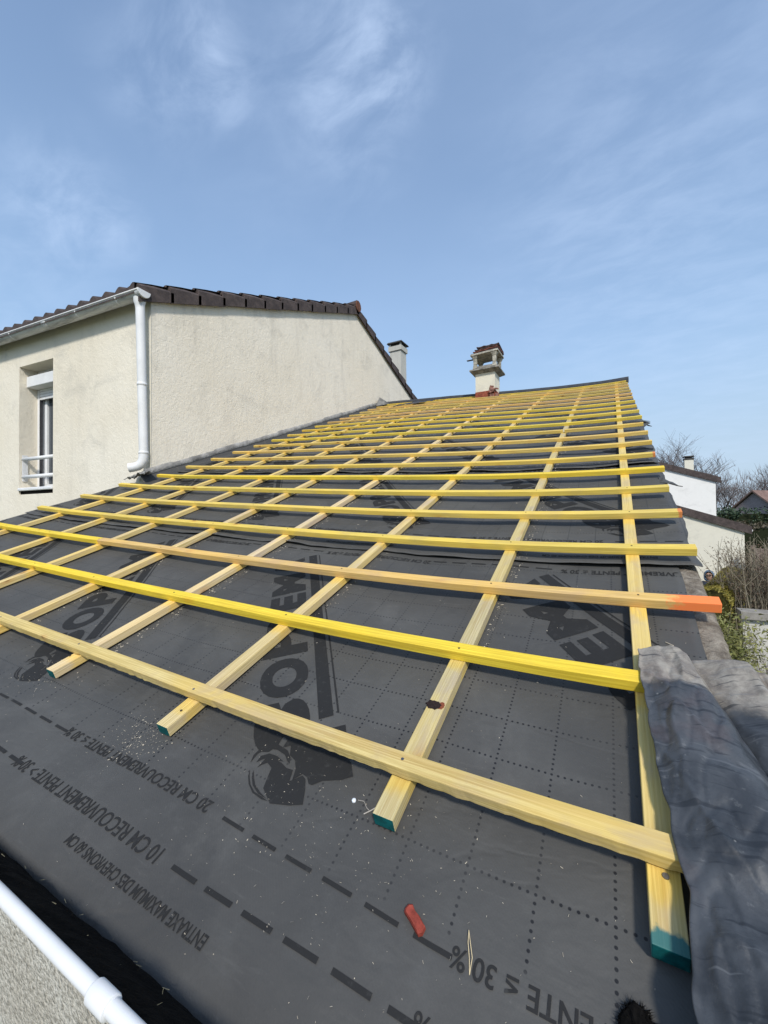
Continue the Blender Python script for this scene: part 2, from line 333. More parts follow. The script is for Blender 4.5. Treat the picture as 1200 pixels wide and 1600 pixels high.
# ------------------------------------------------------------------ ground
GZ = -2.75
def ground():
    vs, fs = [], []; n = 40
    ext = [-1200, -600, -300, -150, -80, -50, -30, -20, -14, -10, -7, -4, -2, 0, 2, 4, 7, 10, 14, 20, 30, 50, 80, 150, 300, 600, 1200]
    for y in ext:
        for x in ext: vs.append((x, y, GZ))
    m = len(ext); fs = [(j*m+i, j*m+i+1, (j+1)*m+i+1, (j+1)*m+i) for j in range(m-1) for i in range(m-1)]
    M = MatB('lawn', .95, .1); t = M.tex(); a = M.noise(t, .35, 5, .6); b = M.noise(t, 14, 4, .7)
    M.color(M.mix(M.rng(b, .3, .7), M.mix(M.rng(a, .4, .6), (.045, .075, .018), (.085, .10, .035)), (.03, .045, .012))); M.bump(b, .6, .05)
    struct(link('ground', vs, fs, M.m))
ground()
mb = MB(); mb.box(-6, .9, -6, -.0, GZ+.004, GZ+.02); struct(mb.build('terrace', simple('terrace_concrete', (.33, .32, .29), .9, .2, .3, 5, .3)))

# ------------------------------------------------------------------ the house being re-roofed
house = thing('house', 'low house under the slate-grey felted roof with yellow battens', 'house', (-2, 3, GZ))
mb = MB()
# walls: eave wall, right verge wall (its top follows the roof), back
mb.box(XW+.02, .17, -.33, -.13, GZ, -.27)
nv = 26
vs = []; 
for i in range(nv+1):
    v = -.30+(VTOP+.30)*i/nv; p = S(.1, v, -.10)
    for x in (.0, .178): vs += [(x, p.y, p.z), (x, p.y, GZ)]
fs = []
for i in range(nv):
    a = i*4; fs += [(a, a+2, a+6, a+4), (a+2, a+3, a+7, a+6), (a+1, a, a+4, a+5), (a+3, a+1, a+5, a+7)]
fs += [(0, 1, 3, 2), (nv*4, nv*4+2, nv*4+3, nv*4+1)]
mb.add(vs, fs)
pt_ = S(-2, VTOP, -.1)
mb.box(XW+.02, .178, pt_.y+6.6, pt_.y+6.8, GZ, -.1)
mb.add([(.0, pt_.y, GZ), (.178, pt_.y, GZ), (.178, pt_.y+6.7, GZ), (.0, pt_.y+6.7, GZ), (.0, pt_.y, pt_.z-.3), (.178, pt_.y, pt_.z-.3), (.178, pt_.y+6.7, -.1), (.0, pt_.y+6.7, -.1)],
       [(0, 3, 2, 1), (4, 5, 6, 7), (0, 1, 5, 4), (1, 2, 6, 5), (2, 3, 7, 6), (3, 0, 4, 7)])
mb.build('wall', PEB, house)
# deck under the felt and the rear slope
vs, fs = [], []
us = [-4.44+i*(4.60/24) for i in range(25)]; vv = [-.40+i*(VTOP+.40)/30 for i in range(31)]
for v in vv:
    for u in us: vs.append(S(u if v < 1.9 else max(u, XW+.012), v, -.085))
for v in vv:
    for u in us: vs.append(S(u if v < 1.9 else max(u, XW+.012), v, -.11))
nu = 25; nn = nu*31
fs = [(j*nu+i, j*nu+i+1, (j+1)*nu+i+1, (j+1)*nu+i) for j in range(30) for i in range(24)]
fs += [(nn+a[0], nn+a[3], nn+a[2], nn+a[1]) for a in list(fs)]
fs += [(j*nu+nu-1, nn+j*nu+nu-1, nn+(j+1)*nu+nu-1, (j+1)*nu+nu-1) for j in range(30)]+[(i, nn+i, nn+i+1, i+1) for i in range(24)]
link('roof_deck', vs, fs, simple('deck_timber', (.24, .19, .13), .9, .2), house)
mb = MB(); rows = []
for u in us:
    u = max(u, XW+.012); a = S(u, VTOP+.01, -.09); rows.append((a, Vector((a.x, a.y+6.9, -.05))))
vs = [q for r in rows for q in r]+[q-Vector((0, 0, .05)) for r in rows for q in r]
n2 = len(rows)*2
fs = [(2*i, 2*i+2, 2*i+3, 2*i+1) for i in range(len(rows)-1)]+[(n2+2*i, n2+2*i+1, n2+2*i+3, n2+2*i+2) for i in range(len(rows)-1)]+[(n2-2, n2-1, 2*n2-1, 2*n2-2), (0, n2, n2+1, 1)]
link('rear_roof', vs, fs, TILE, house)
# rough mortar verge on the wall head
vs, fs = [], []; ms = 190
for i in range(ms+1):
    v = -.38+(5.2)*i/ms
    jag = .006*nse(v*9, 1.)+.006*nse(v*31, 4.)
    pr = [(.055, -.094), (.075, -.074), (.11, -.069), (.15, -.068), (.178+jag, -.072), (.188+jag*1.5, -.085), (.186+jag, -.17)]
    for k, (u, h) in enumerate(pr): vs.append(S(u, v, h+(.0045*nse(u*60, v*40, 2.) if 0 < k < 6 else 0)))
m = 7
fs = [(j*m+i, j*m+i+1, (j+1)*m+i+1, (j+1)*m+i) for j in range(ms) for i in range(m-1)]
link('verge_mortar', vs, fs, MORTAR, house, smooth=True)

# gutter of this house: trough, thick front bead, joint collar
yr, zr, rr = -.482, -.082, .0088
gut = MB()
prof = [(yr+.003+.104*k/12, zr-.016-.116*(k/12)**1.3) for k in range(13)]
xs = [-4.5, -2, -1, -.5, 0, .25]
inn = prof; outp = [(y+(0 if 0 < i < 12 else 0), z-.004) for i, (y, z) in enumerate(prof)]
vs = []
for x in xs:
    vs += [(x, y, z) for y, z in inn]+[(x, y, z-.004) for y, z in inn]
m = 13; fs = []
for j in range(len(xs)-1):
    a = j*2*m; b = a+2*m
    fs += [(a+i, b+i, b+i+1, a+i+1) for i in range(m-1)]+[(a+m+i, a+m+i+1, b+m+i+1, b+m+i) for i in range(m-1)]
go = link('gutter', vs, fs, PVCOLD, house, smooth=True)
b = MB(); b.tube([(x, yr, zr) for x in xs], rr, 16); b.build('gutter_bead', PVC, go, smooth=True)
b = MB(); b.tube([(-.602, yr, zr-.001), (-.600, yr, zr-.001), (-.566, yr, zr-.001), (-.564, yr, zr-.001)], [.0100, .0122, .0122, .0100], 18)
bevel(b.build('joint_collar', PVC, go, smooth=True), .002)
# moss and silt in the trough
vs, fs = [], []; nx = 200; ny = 9
for i in range(nx+1):
    x = -4.4+4.6*i/nx
    for k in range(ny): 
        y = yr+.007+.100*k/(ny-1); vs.append((x, y, zr-.006-.115*(k/(ny-1))**1.3+(.006*nse(x*14, y*40) if k else 0)+(.005*nse(x*50, y*60) if k else 0)))
fs = [(i*ny+k, (i+1)*ny+k, (i+1)*ny+k+1, i*ny+k+1) for i in range(nx) for k in range(ny-1)]
tag(link('gutter_silt', vs, fs, DARK, smooth=False), 'black wet moss and silt lying in the white gutter at the eave', 'moss', kind='stuff')
random.seed(5); b = MB()
for i in range(34):
    x = random.uniform(-1.6, -.35); y = yr+random.uniform(.045, .09); a = random.uniform(0, 6.3); l = random.uniform(.004, .014); z = zr-.006-.115*((y-yr-.007)/.1)**1.3+.006
    d = Vector((math.cos(a)*l, math.sin(a)*l*.5, .002)); b.add([(x, y, z), Vector((x, y, z))+d, Vector((x, y, z))+d+Vector((0, .0007, .0006)), (x, y+.0007, z)], [(0, 1, 2, 3)])
tag(b.build('gutter_litter', simple('pale_grass_bits', (.22, .20, .13), .9, .2)), 'thin bits of dry grass scattered over the black moss in the gutter', 'litter', kind='stuff')
b = MB(); b.tube([(-.490, yr+.052, zr-.096), (-.490, yr+.052, zr-.090), (-.490, yr+.052, zr-.086)], [.0045, .006, .003], 10)
tag(b.build('pebble', simple('pale_stone', (.5, .48, .44))), 'small pale round pebble in the black gutter beside the white joint collar', 'pebble')

# ------------------------------------------------------------------ felt strips with print
LOGO = {
 'body': [(0.571, -0.658), (0.57, -0.618), (0.515, -0.604), (0.466, -0.554), (0.44, -0.494), (0.438, -0.454), (0.406, -0.455), (0.371, -0.469), (0.327, -0.453), (0.295, -0.453), (0.295, -0.477), (0.306, -0.516), (0.303, -0.538), (0.308, -0.545), (0.325, -0.548), (0.336, -0.557), (0.328, -0.579), (0.354, -0.572), (0.377, -0.574), (0.395, -0.586), (0.418, -0.584), (0.44, -0.592), (0.50, -0.63), (0.54, -0.655)],
 'head': [(0.389, -0.648), (0.384, -0.657), (0.406, -0.638), (0.401, -0.624), (0.381, -0.604), (0.363, -0.592), (0.353, -0.578), (0.327, -0.585), (0.332, -0.557), (0.321, -0.551), (0.297, -0.552), (0.266, -0.557), (0.273, -0.584), (0.29, -0.623), (0.329, -0.639), (0.352, -0.632), (0.374, -0.625), (0.391, -0.635)],
 't1': [(0.402, -0.673), (0.421, -0.668), (0.437, -0.653), (0.444, -0.634), (0.432, -0.611), (0.41, -0.591), (0.388, -0.584), (0.372, -0.586), (0.383, -0.592), (0.4, -0.597), (0.42, -0.615), (0.431, -0.638), (0.422, -0.659)],
 't2': [(0.399, -0.66), (0.414, -0.651), (0.415, -0.632), (0.402, -0.614), (0.382, -0.599), (0.389, -0.611), (0.403, -0.628), (0.404, -0.645)],
 'a1': [(0.386, -0.672), (0.368, -0.674), (0.349, -0.671), (0.326, -0.661), (0.305, -0.641), (0.296, -0.627), (0.309, -0.639), (0.327, -0.657), (0.347, -0.667), (0.367, -0.671)],
 'a2': [(0.38, -0.664), (0.363, -0.666), (0.343, -0.662), (0.32, -0.649), (0.302, -0.63), (0.321, -0.644), (0.343, -0.657), (0.361, -0.661)]}
def txt_mesh(s, bold=.0):
    c = bpy.data.curves.new('t', 'FONT'); c.body = s; c.size = 1; c.offset = bold; c.resolution_u = 5
    o = bpy.data.objects.new('t', c); COL.objects.link(o); bpy.context.view_layer.update()
    me = bpy.data.meshes.new_from_object(o); bpy.data.objects.remove(o)
    vs = [v.co.copy() for v in me.vertices]; fs = [tuple(p.vertices) for p in me.polygons]
    x0, x1 = min(v.x for v in vs), max(v.x for v in vs); y0, y1 = min(v.y for v in vs), max(v.y for v in vs)
    bpy.data.meshes.remove(me)
    return [((v.x-x0)/(x1-x0), (v.y-y0)/(y1-y0)) for v in vs], fs
class Pr:      # flat print collected in strip coordinates (u, w)
    def __init__(s): s.v = []; s.f = []
    def add(s, vs, fs): b = len(s.v); s.v += vs; s.f += [tuple(b+i for i in f) for f in fs]
    def ab(s, a, b): # logo frame -> (u, v)
        return (-.62*a+.785*b, .785*a+.62*b)
def logo():
    P = Pr()
    spans = {'S': (.420, .572), 'O': (.588, .750), 'P': (.766, .893), 'R': (.908, 1.035), 'E': (1.050, 1.165), 'M': (1.185, 1.362), 'A': (1.375, 1.525)}
    for ch, (a0, a1) in spans.items():
        v, f = txt_mesh(ch, .055)
        P.add([P.ab(a0+(a1-a0)*x, -.538-.137*y) for x, y in v], f)
    def bar(b0, b1, a0, a1, sk=0):
        n = 26; vs = []
        for i in range(n+1):
            a = a0+(a1-a0)*i/n; vs += [P.ab(a, b0), P.ab(a, b1)]
        P.add(vs, [(2*i, 2*i+1, 2*i+3, 2*i+2) for i in range(n)])
    bar(-.517, -.480, .478, 1.53); bar(-.470, -.465, .482, 1.52)
    for k, p in LOGO.items(): P.add([P.ab(*q) for q in p], [tuple(range(len(p)))])
    return P
def split(P, step=.035):
    bm = bmesh.new(); vs = [bm.verts.new((x, y, 0)) for x, y in P.v]
    for f in P.f:
        try: bm.faces.new([vs[i] for i in f])
        except ValueError: pass
    bmesh.ops.triangulate(bm, faces=bm.faces[:])
    for ax in (0, 1):
        c = [v.co[ax] for v in bm.verts]; k = math.floor(min(c)/step)+1
        while k*step < max(c):
            no = [0, 0, 0]; no[ax] = 1; cc = [0, 0, 0]; cc[ax] = k*step
            bmesh.ops.bisect_plane(bm, geom=bm.verts[:]+bm.edges[:]+bm.faces[:], plane_co=cc, plane_no=no, dist=1e-6); k += 1
    bm.verts.index_update(); Q = Pr(); Q.v = [(v.co.x, v.co.y) for v in bm.verts]; Q.f = [tuple(v.index for v in f.verts) for f in bm.faces]; bm.free(); return Q
def rows():
    out_ = []
    def text(s, ur, ul, w, h, bold):
        P = Pr(); out_.append(('printed_lettering', P)); v, f = txt_mesh(s, bold); P.add([(ur+(ul-ur)*x, w+h/2-h*y) for x, y in v], f)
    def dash(u, w, l, t): P = Pr(); out_.append(('printed_dash', P)); P.add([(u, w-t/2), (u-l, w-t/2), (u-l, w+t/2), (u, w+t/2)], [(0, 1, 2, 3)])
    text('ENTRAXE MAXIMUM DES CHEVRONS 60 CM', -.608, -.994, .067, .019, .015)
    text('10 CM RECOUVREMENT PENTE > 30 %', -.794, -1.346, .120, .0275, .010)
    text('20 CM RECOUVREMENT PENTE \u2264 30 %', -.780, -1.322, .222, .025, .014)
    for i in range(6): dash(-.262-i*.0865, .119, .062, .0080); dash(-.265-i*.083, .220, .058, .0068)
    text('20 CM RECOUVREMENT PENTE \u2264 30 %', -.747, -1.285, 1.372, .030, .02)
    for i in range(6): dash(-.262-i*.083, 1.382, .058, .0085)
    return out_
LG, RW = split(logo()), [(a, split(b_, .06)) for a, b_ in rows()]
VLAP = [-.434, .985, 2.37, 3.78, 5.20, 6.60]; DU = [0, -.37, -.30, -.55, -.1, -.8]
def memh(k, u, v):
    w = v-VLAP[k]
    h = -.0605+.0026*nse(u*3.1, v*3.1, k*3.)+.0013*nse(u*9, v*9, 5+k)+.0016*nse(u*2.1, v*13, 2+k)
    h -= .0065*abs(math.sin(math.pi*(u+.4255)/.588)) if u < -.4255 else (.005*abs(math.sin(math.pi*u/.4255)) if u < 0 else -.002*min(1, u/.05))
    if k: 
        lift = max(0, 1-w/.16); h += .0042*min(1, max(0, 1-(w-.10)/.25))+lift*lift*(.0075+.009*nse(u*4.3, k*7.7)+.004*nse(u*13, k))
    if k < 5:
        e = VLAP[k+1]+.05; h -= .0035*min(1, max(0, (v-e+.1)/.1))
    else: h += 0
    return h
def uright(k, v):
    if k == 0: return .131+.006*nse(v*5, 3)+.10*max(0, min(1, (v-1.0)/.05))*0
    return .197+.012*nse(v*3, 8)+.008*nse(v*11, 8)+(.05*math.exp(-((v-3.80)/.10)**2) if k == 2 or k == 3 else 0)
def uleft(v): return -4.455+.012*nse(v*3, 9) if v < 1.93 else XW+.014
LABM = ['slate-grey felt strip at the eave, carrying the red shard and large lettering',
        'slate-grey felt strip second from the eave, its curled lower edge overlapping the lowest strip',
        'slate-grey felt strip third from the eave, pale dried stains beside the battens',
        'slate-grey felt strip fourth from the eave, frayed at the right roof edge',
        'slate-grey felt strip fifth from the eave, just below the top strip',
        'slate-grey felt strip at the top of the roof around the chimney foot']
for k in range(6):
    v0 = VLAP[k]; v1 = VTOP if k == 5 else VLAP[k+1]+.085
    st = .022 if k < 1 else (.03 if k < 3 else .05)
    nvv = int((v1-v0)/st)+1; nuu = int(4.6/st)
    vs, uvs = [], []
    for j in range(nvv+1):
        for i in range(nuu+1):
            v = v0+(v1-v0)*j/nvv
            a, bb = uleft(v), uright(k, v)
            u = a+(bb-a)*i/nuu
            ve = v+(.004*nse(u*6, k*5.)+.0025*nse(u*20, k) if j == 0 and k else 0)
            hh = memh(k, u, v)
            if i == nuu and k: hh -= .008
            vs.append(S(u, ve, hh)); uvs.append((u-DU[k], v-VLAP[k]-.434))
    m = nuu+1; fs = [(j*m+i, j*m+i+1, (j+1)*m+i+1, (j+1)*m+i) for j in range(nvv) for i in range(nuu)]
    # turned-up edge along the wall
    up = []
    for j in range(nvv+1):
        v = v0+(v1-v0)*j/nvv
        if v > 1.95:
            b0 = len(vs); vs.append(S(XW+.008, v, .018+.006*nse(v*5, 2.))); uvs.append((XW-.1, v)); up.append((j*m, b0))
    fs += [(up[q][1], up[q][0], up[q+1][0], up[q+1][1]) for q in range(len(up)-1)]
    o = link('roofing_felt', vs, fs, FELT, None, uvs, smooth=True); tag(o, LABM[k], 'roofing felt', 'strips of roofing felt')
    so_ = o.modifiers.new('thick', 'SOLIDIFY'); so_.thickness = .0018; so_.offset = -1
    # print
    def put(Q, du, wlim, nm):
        PV, PF = [], []; ok = {}
        for f in Q.f:
            cu = sum(Q.v[i][0] for i in f)/len(f)+du; cw = sum(Q.v[i][1] for i in f)/len(f)
            v = cw+v0
            if cw < .004 or cw > wlim or v > v1-.01: continue
            if not (uleft(v)+.02 < cu < uright(k, v)-.012): continue
            idx = []
            for i in f:
                key = i
                if key not in ok:
                    uu, ww = Q.v[i][0]+du, Q.v[i][1]; ww -= (max(0, min(.022, (uu+.78)*.045)) if .17 < ww < .27 and nm != 'printed_logo' else 0) if k == 0 else 0; ok[key] = len(PV); PV.append(S(uu, ww+v0, memh(k, uu, ww+v0)+.0013))
                idx.append(ok[key])
            PF.append(tuple(idx))
        if not PF: return
        PF2 = []
        for f in PF:
            a, b_, c_ = PV[f[0]], PV[f[1]], PV[f[2]]
            PF2.append(f if (b_-a).cross(c_-a).z > 0 else tuple(reversed(f)))
        link(nm, PV, PF2, PRINT, o)
    LQ = Pr(); LQ.v = [(a, b+.434) for a, b in LG.v]; LQ.f = LG.f
    for n in range(-1, 6):
        put(LQ, DU[k]-1.055*n, 1.5, 'printed_logo'); [put(q_, DU[k]-1.055*n, 1.5, nm_) for nm_, q_ in RW]
# ------------------------------------------------------------------ wood pieces
def plank(name, path, wv, th, mats, col, parent=None, mi_end0=0, mi_end1=0, flip=False, seed=0):
    """path: list of (point-on-top-upper-corner fn args) -> sections of 4 corners"""
    vs, uvs, fs, mi = [], [], [], []
    L = 0; n = len(path)
    per = [0, wv, wv+th, 2*wv+th, 2*wv+2*th]
    ls = [0]
    for i in range(1, n): ls.append(ls[-1]+(path[i][0]-path[i-1][0]).length)
    tot = ls[-1]
    for i, sec in enumerate(path):
        for k in range(5):
            vs.append(sec[k % 4]); uvs.append((tot-ls[i] if flip else ls[i], per[k]))
    for i in range(n-1):
        for k in range(4):
            a = i*5+k; fs.append((a, a+1, a+6, a+5)); mi.append(0)
    e = len(vs)
    for (i, m_) in ((0, mi_end0), (n-1, mi_end1)):
        b = len(vs); l0 = (tot-ls[i] if flip else ls[i])
        for k in range(4): vs.append(path[i][k]); uvs.append((l0+.0*k, per[k]))
        fs.append((b+3, b+2, b+1, b) if i == 0 else (b, b+1, b+2, b+3)); mi.append(m_)
    o = link(name, vs, fs, None, parent, uvs, mats=mats, matidx=mi); o.color = (*col, 1)
    bm = bmesh.new(); bm.from_mesh(o.data); bmesh.ops.remove_doubles(bm, verts=bm.verts, dist=1e-5); bmesh.ops.recalc_face_normals(bm, faces=bm.faces); bm.to_mesh(o.data); bm.free()
    bv = o.modifiers.new('bevel', 'BEVEL'); bv.width = .0016; bv.segments = 2; bv.limit_method = 'ANGLE'; bv.angle_limit = R(50)
    return o
YEL = (.88, .66, .060); TAN = (.66, .52, .21); ORG = (.74, .51, .19); PAL = (.64, .48, .235); LEM = (.82, .63, .12); GRB = (.50, .40, .22)
def batten(j, u0, u1, col, label, mats=None, drop=None, th=.027, wv=.040, mi1=0, dh=0):
    if j == 0: th, wv = .0235, .037
    n = max(2, int(abs(u1-u0)/(.12 if j else .012))); path = []
    for i in range(n+1):
        u = u0+(u1-u0)*i/n; v = VJ[j]+BSK[j]*(u/KK+3)*KK
        wob = .0012*nse(u*2.5, j*3.3)+dh; vo = .004*nse(u*1.1, j*5.1)
        if drop and u < drop: wob += 0
        rg = .0016*nse(u*40, j)+.0012*nse(u*110, j) if j == 0 else 0
        path.append([S(u, v+vo, wob), S(u, v-wv+vo, wob+rg*.4), S(u, v-wv+vo+rg, wob-th+rg), S(u, v+vo, wob-th)])
    o = plank('roof_batten', path, wv, th, mats or [WOOD], col, flip=True, mi_end1=mi1)
    tag(o, label, 'batten', 'battens nailed across the roof')
    return o
ORD = ['lowest', 'second', 'third', 'fourth', 'fifth', 'sixth', 'seventh', 'eighth', 'ninth', 'tenth', 'eleventh', 'twelfth', 'thirteenth', 'fourteenth', 'fifteenth', 'sixteenth', 'seventeenth', 'eighteenth', 'nineteenth', 'twentieth', 'twenty-first', 'topmost']
def nails(o, j, us_):
    for u in us_:
        v = VJ[j]+BSK[j]*(u/KK+3)*KK; c = (u+random.uniform(-.006, .006), v-.02+random.uniform(-.006, .006)); b = MB()
        wob = .0012*nse(c[0]*2.5, j*3.3)
        ring = [S(c[0]+.0032*math.cos(a), c[1]+.0032*math.sin(a), wob+.0006) for a in [k*math.pi/4 for k in range(8)]]
        lowr = [S(c[0]+.0036*math.cos(a), c[1]+.0036*math.sin(a), wob-.003) for a in [k*math.pi/4 for k in range(8)]]
        b.add(ring+lowr, [tuple(range(8))]+[(8+k, 8+(k+1) % 8, (k+1) % 8, k) for k in range(8)]); b.build('nail', NAILD if j else NAILM, o)
random.seed(3)
cols = [TAN, YEL, ORG, LEM, (.80, .61, .15), (.80, .62, .14), (.83, .64, .08), (.80, .60, .14), (.78, .57, .16), (.78, .56, .17), (.76, .56, .15)]
def cr(j): return [UI[i]+CSK[i]*(VJ[j]-1.28) for i in range(8)]
for j in range(22):
    col = cols[j] if j < len(cols) else tuple(c*random.uniform(.92, 1.06) for c in random.choice([(.78, .58, .13), (.74, .53, .17), (.80, .61, .10), (.76, .54, .20)]))
    uL = UL+random.uniform(-.012, .012) if j >= 6 else UL-.11+random.uniform(-.02, .02)
    uR = UR+random.uniform(-.008, .008)
    if j <= 2: uL = -4.36
    x = cr(j)
    if j == 0:
        o = batten(0, uL, .022, TAN, 'pale tan rough batten lying lowest on the roof, nearest the eave'); nails(o, 0, x[1:6])
    elif j == 1:
        o = batten(1, uL, .026, YEL, 'brightest lemon yellow batten, second up from the eave'); nails(o, 1, x[1:7])
    elif j == 2:
        a = batten(2, uL, x[5]-.002, YEL, 'yellow left end piece of the third batten up from the eave')
        o = batten(2, x[5]+.002, UR, ORG, 'orange-tan batten third up from the eave with bright orange paint on its right end', [ORANGE, ORANGE]); nails(o, 2, x[0:5]); nails(a, 2, x[5:8])
    elif j == 3:
        a = batten(3, uL, x[6]-.002, LEM, 'short yellow left end piece of the fourth batten up from the eave')
        o = batten(3, x[6]+.002, uR, (.80, .61, .13), 'long yellow batten fourth up from the eave, running right to the bare roof edge'); nails(o, 3, x[0:6])
    elif j == 10:
        a = batten(10, uL, x[1]-.006, col, 'long left piece of the eleventh yellow batten up')
        o = batten(10, x[1]+.010, uR, col, 'short right piece of the eleventh yellow batten up', dh=.002)
    else:
        mt = [RED_END] if j in (7, 4) else None
        extra = {4: ' with a reddish right end', 7: ' with a red painted right end', 21: ', directly under the dark ridge strip', 6: ', brighter yellow than its neighbours', 13: ''}.get(j, '')
        o = batten(j, uL, uR, col, '%s yellow batten up from the eave%s' % (ORD[j], extra) if j < 21 else 'topmost yellow wooden batten, directly under the dark ridge strip', mt)
        if j < 7: nails(o, j, x[0:8])
# chimney sits on v about 7.0: trimmed pieces are hidden by its foot
cc = [(.68, .55, .24), (.56, .48, .26), (.68, .55, .28), (.74, .60, .36), (.72, .57, .28), (.74, .58, .25), (.74, .58, .24), (.74, .58, .24)]
CL = ['rightmost counter batten, its teal-painted lower end beside the big lead sheet',
      'greyed counter batten second from the right with a black knot and dark teal lower end',
      'counter batten third from the right, pale top and teal end near the sawdust patch',
      'counter batten fourth from the right, pale pinkish top with small blue end',
      'fifth counter batten from the right, rising from the left edge of the picture',
      'sixth counter batten from the right, two to the right of the wall-side one',
      'seventh counter batten from the right, next to the one along the wall',
      'leftmost counter batten, running along under the wall flashing']
COUNTERS = []
for i in range(8):
    v0 = (-.141, -.122, -.128, -.113, -.13, -.12, -.14, -.13)[i]; v1 = 7.40; n = 64; path = []
    for q in range(n+1):
        t = q/n; v = v0+(v1-v0)*t
        u = UI[i]+CSK[i]*(v-1.28)+.002*nse(v*1.1, i*4.4); h = -.0275+.0008*nse(v*2, i)
        path.append([S(u-.0205, v, h), S(u+.0205, v, h), S(u+.0205, v, h-.027), S(u-.0205, v, h-.027)])
    path = [[s_[1], s_[0], s_[3], s_[2]] for s_ in path]
    o = plank('counter_batten', path, .041, .027, [TEAL if i == 0 else COUNT, TEALD] if i < 4 else [COUNT, COUNT], cc[i], mi_end0=1)
    tag(o, CL[i], 'counter batten', 'counter battens running up the slope'); COUNTERS.append(o)
# nail in the foot of the right counter batten, burnt knot in the second
def disc(name, u, v, h, ru, rv, mat, parent, jag=0., n=22, ht=.0015):
    b = MB(); rg = [(ru*(1+jag*nse(k*.9, 3.3)), rv*(1+jag*nse(k*1.3, 8.8))) for k in range(n)]
    top = [S(u+a*math.cos(2*math.pi*k/n), v+c*math.sin(2*math.pi*k/n), h+ht) for k, (a, c) in enumerate(rg)]
    bot = [S(u+a*1.04*math.cos(2*math.pi*k/n), v+c*1.04*math.sin(2*math.pi*k/n), h-.002) for k, (a, c) in enumerate(rg)]
    b.add(top+bot, [tuple(range(n))]+[(n+k, n+(k+1) % n, (k+1) % n, k) for k in range(n)]); return b.build(name, mat, parent)
disc('nail', -.006, -.053, -.0272, .0042, .0042, NAILM, COUNTERS[0])
disc('knot', -.431, .150, -.0272, .0175, .0125, simple('burnt_knot', (.022, .010, .007), .6, .3, .5, 90, .8, 200, .002), COUNTERS[1], .5)
disc('knot_edge', -.413, .153, -.0274, .0065, .0105, simple('knot_resin', (.22, .06, .025), .6, .3), COUNTERS[1], .4)
disc('nail', -1.03, -.075, -.0272, .003, .003, NAILD, COUNTERS[2])
disc('nail', -1.625, -.045, -.0272, .003, .003, NAILD, COUNTERS[3])

# ------------------------------------------------------------------ ridge strip and odd pieces on the roof
vs, fs = [], []; n = 60
for i in range(n+1):
    u = XW+.03+(UR+.03-XW-.03)*i/n
    for (dv, h) in ((-.045, -.030), (-.03, .018), (.02, .042), (.10, .030), (.11, -.07)): vs.append(S(u, VTOP+dv, h+.004*nse(u*3, dv*9)))
m = 5; fs = [(i*m+k, (i+1)*m+k, (i+1)*m+k+1, i*m+k+1) for i in range(n) for k in range(4)]+[(4, 3, 2, 1, 0), tuple(n*m+k for k in range(5))]
tag(link('ridge_strip', vs, fs, simple('dark_ridge_felt', (.045, .047, .052), .6, .4, .3, 12)), 'dark grey strip of felt capping the ridge of the battened roof', 'ridge strip')
vs, fs = [], []
nx, ny = 16, 8
for i in range(nx+1):
    for k in range(ny+1):
        a, c = i/nx, k/ny; u = -3.62+.62*a; v = 6.60+.16*c+.42*a+.04*nse(a*4, c*2)
        vs.append(S(u, v, .010+.028*abs(nse(a*5, c*3, 4))+.022*math.sin(a*3)*math.sin(c*3)))
fs = [(i*(ny+1)+k, (i+1)*(ny+1)+k, (i+1)*(ny+1)+k+1, i*(ny+1)+k+1) for i in range(nx) for k in range(ny)]
o = link('felt_scrap', vs, fs, simple('dark_felt_scrap', (.05, .05, .055), .6, .4, .3, 12), smooth=True); so_ = o.modifiers.new('t', 'SOLIDIFY'); so_.thickness = .004
tag(o, 'crumpled dark felt scrap lying on battens near the ridge, left of the chimney', 'felt scrap')
b = MB(); A = S(XW+.05, 7.05, -.02)
for (x0, y0, x1, y1, hh) in ((0, 0, .20, .22, .34),):
    p = [S(XW+.02, 7.12, .0), S(XW+.18, 7.22, .0), S(XW+.22, 7.4, .0), S(XW+.02, 7.4, .0)]; top = S(XW+.08, 7.25, .17); t2 = S(XW+.17, 7.28, .09)
    b.add(p+[top, t2], [(0, 1, 5, 4), (1, 2, 5), (2, 3, 4, 5), (3, 0, 4), (3, 2, 1, 0)])
o = b.build('lead_saddle', simple('dull_lead', (.17, .165, .155), .6, .4, .4, 20, .5, 30, .02)); bevel(o, .01, 2)
tag(o, 'small pointed grey lead saddle where the ridge meets the cream gable wall', 'flashing')
# frayed felt tag at right verge and torn bit
for (u, v, l, lab) in ((.200, 3.80, .10, 'torn grey felt tongue sticking out high on the right roof edge'), (.205, 2.02, .10, 'ragged dark felt tongue against the white neighbour wall at the roof edge')):
    b = MB(); vs = []
    for i in range(6):
        for k in range(3): vs.append(S(u-.04+l*i/5*(1-.25*k), v-.05+.05*k+.03*nse(i*.7, k, v), -.056+.014*nse(i, k*.8, v)-.01*i*i/8))
    b.add(vs, [(i*3+k, (i+1)*3+k, (i+1)*3+k+1, i*3+k+1) for i in range(5) for k in range(2)])
    o = b.build('torn_felt', FELT); o.modifiers.new('t', 'SOLIDIFY').thickness = .004; tag(o, lab, 'felt scrap')

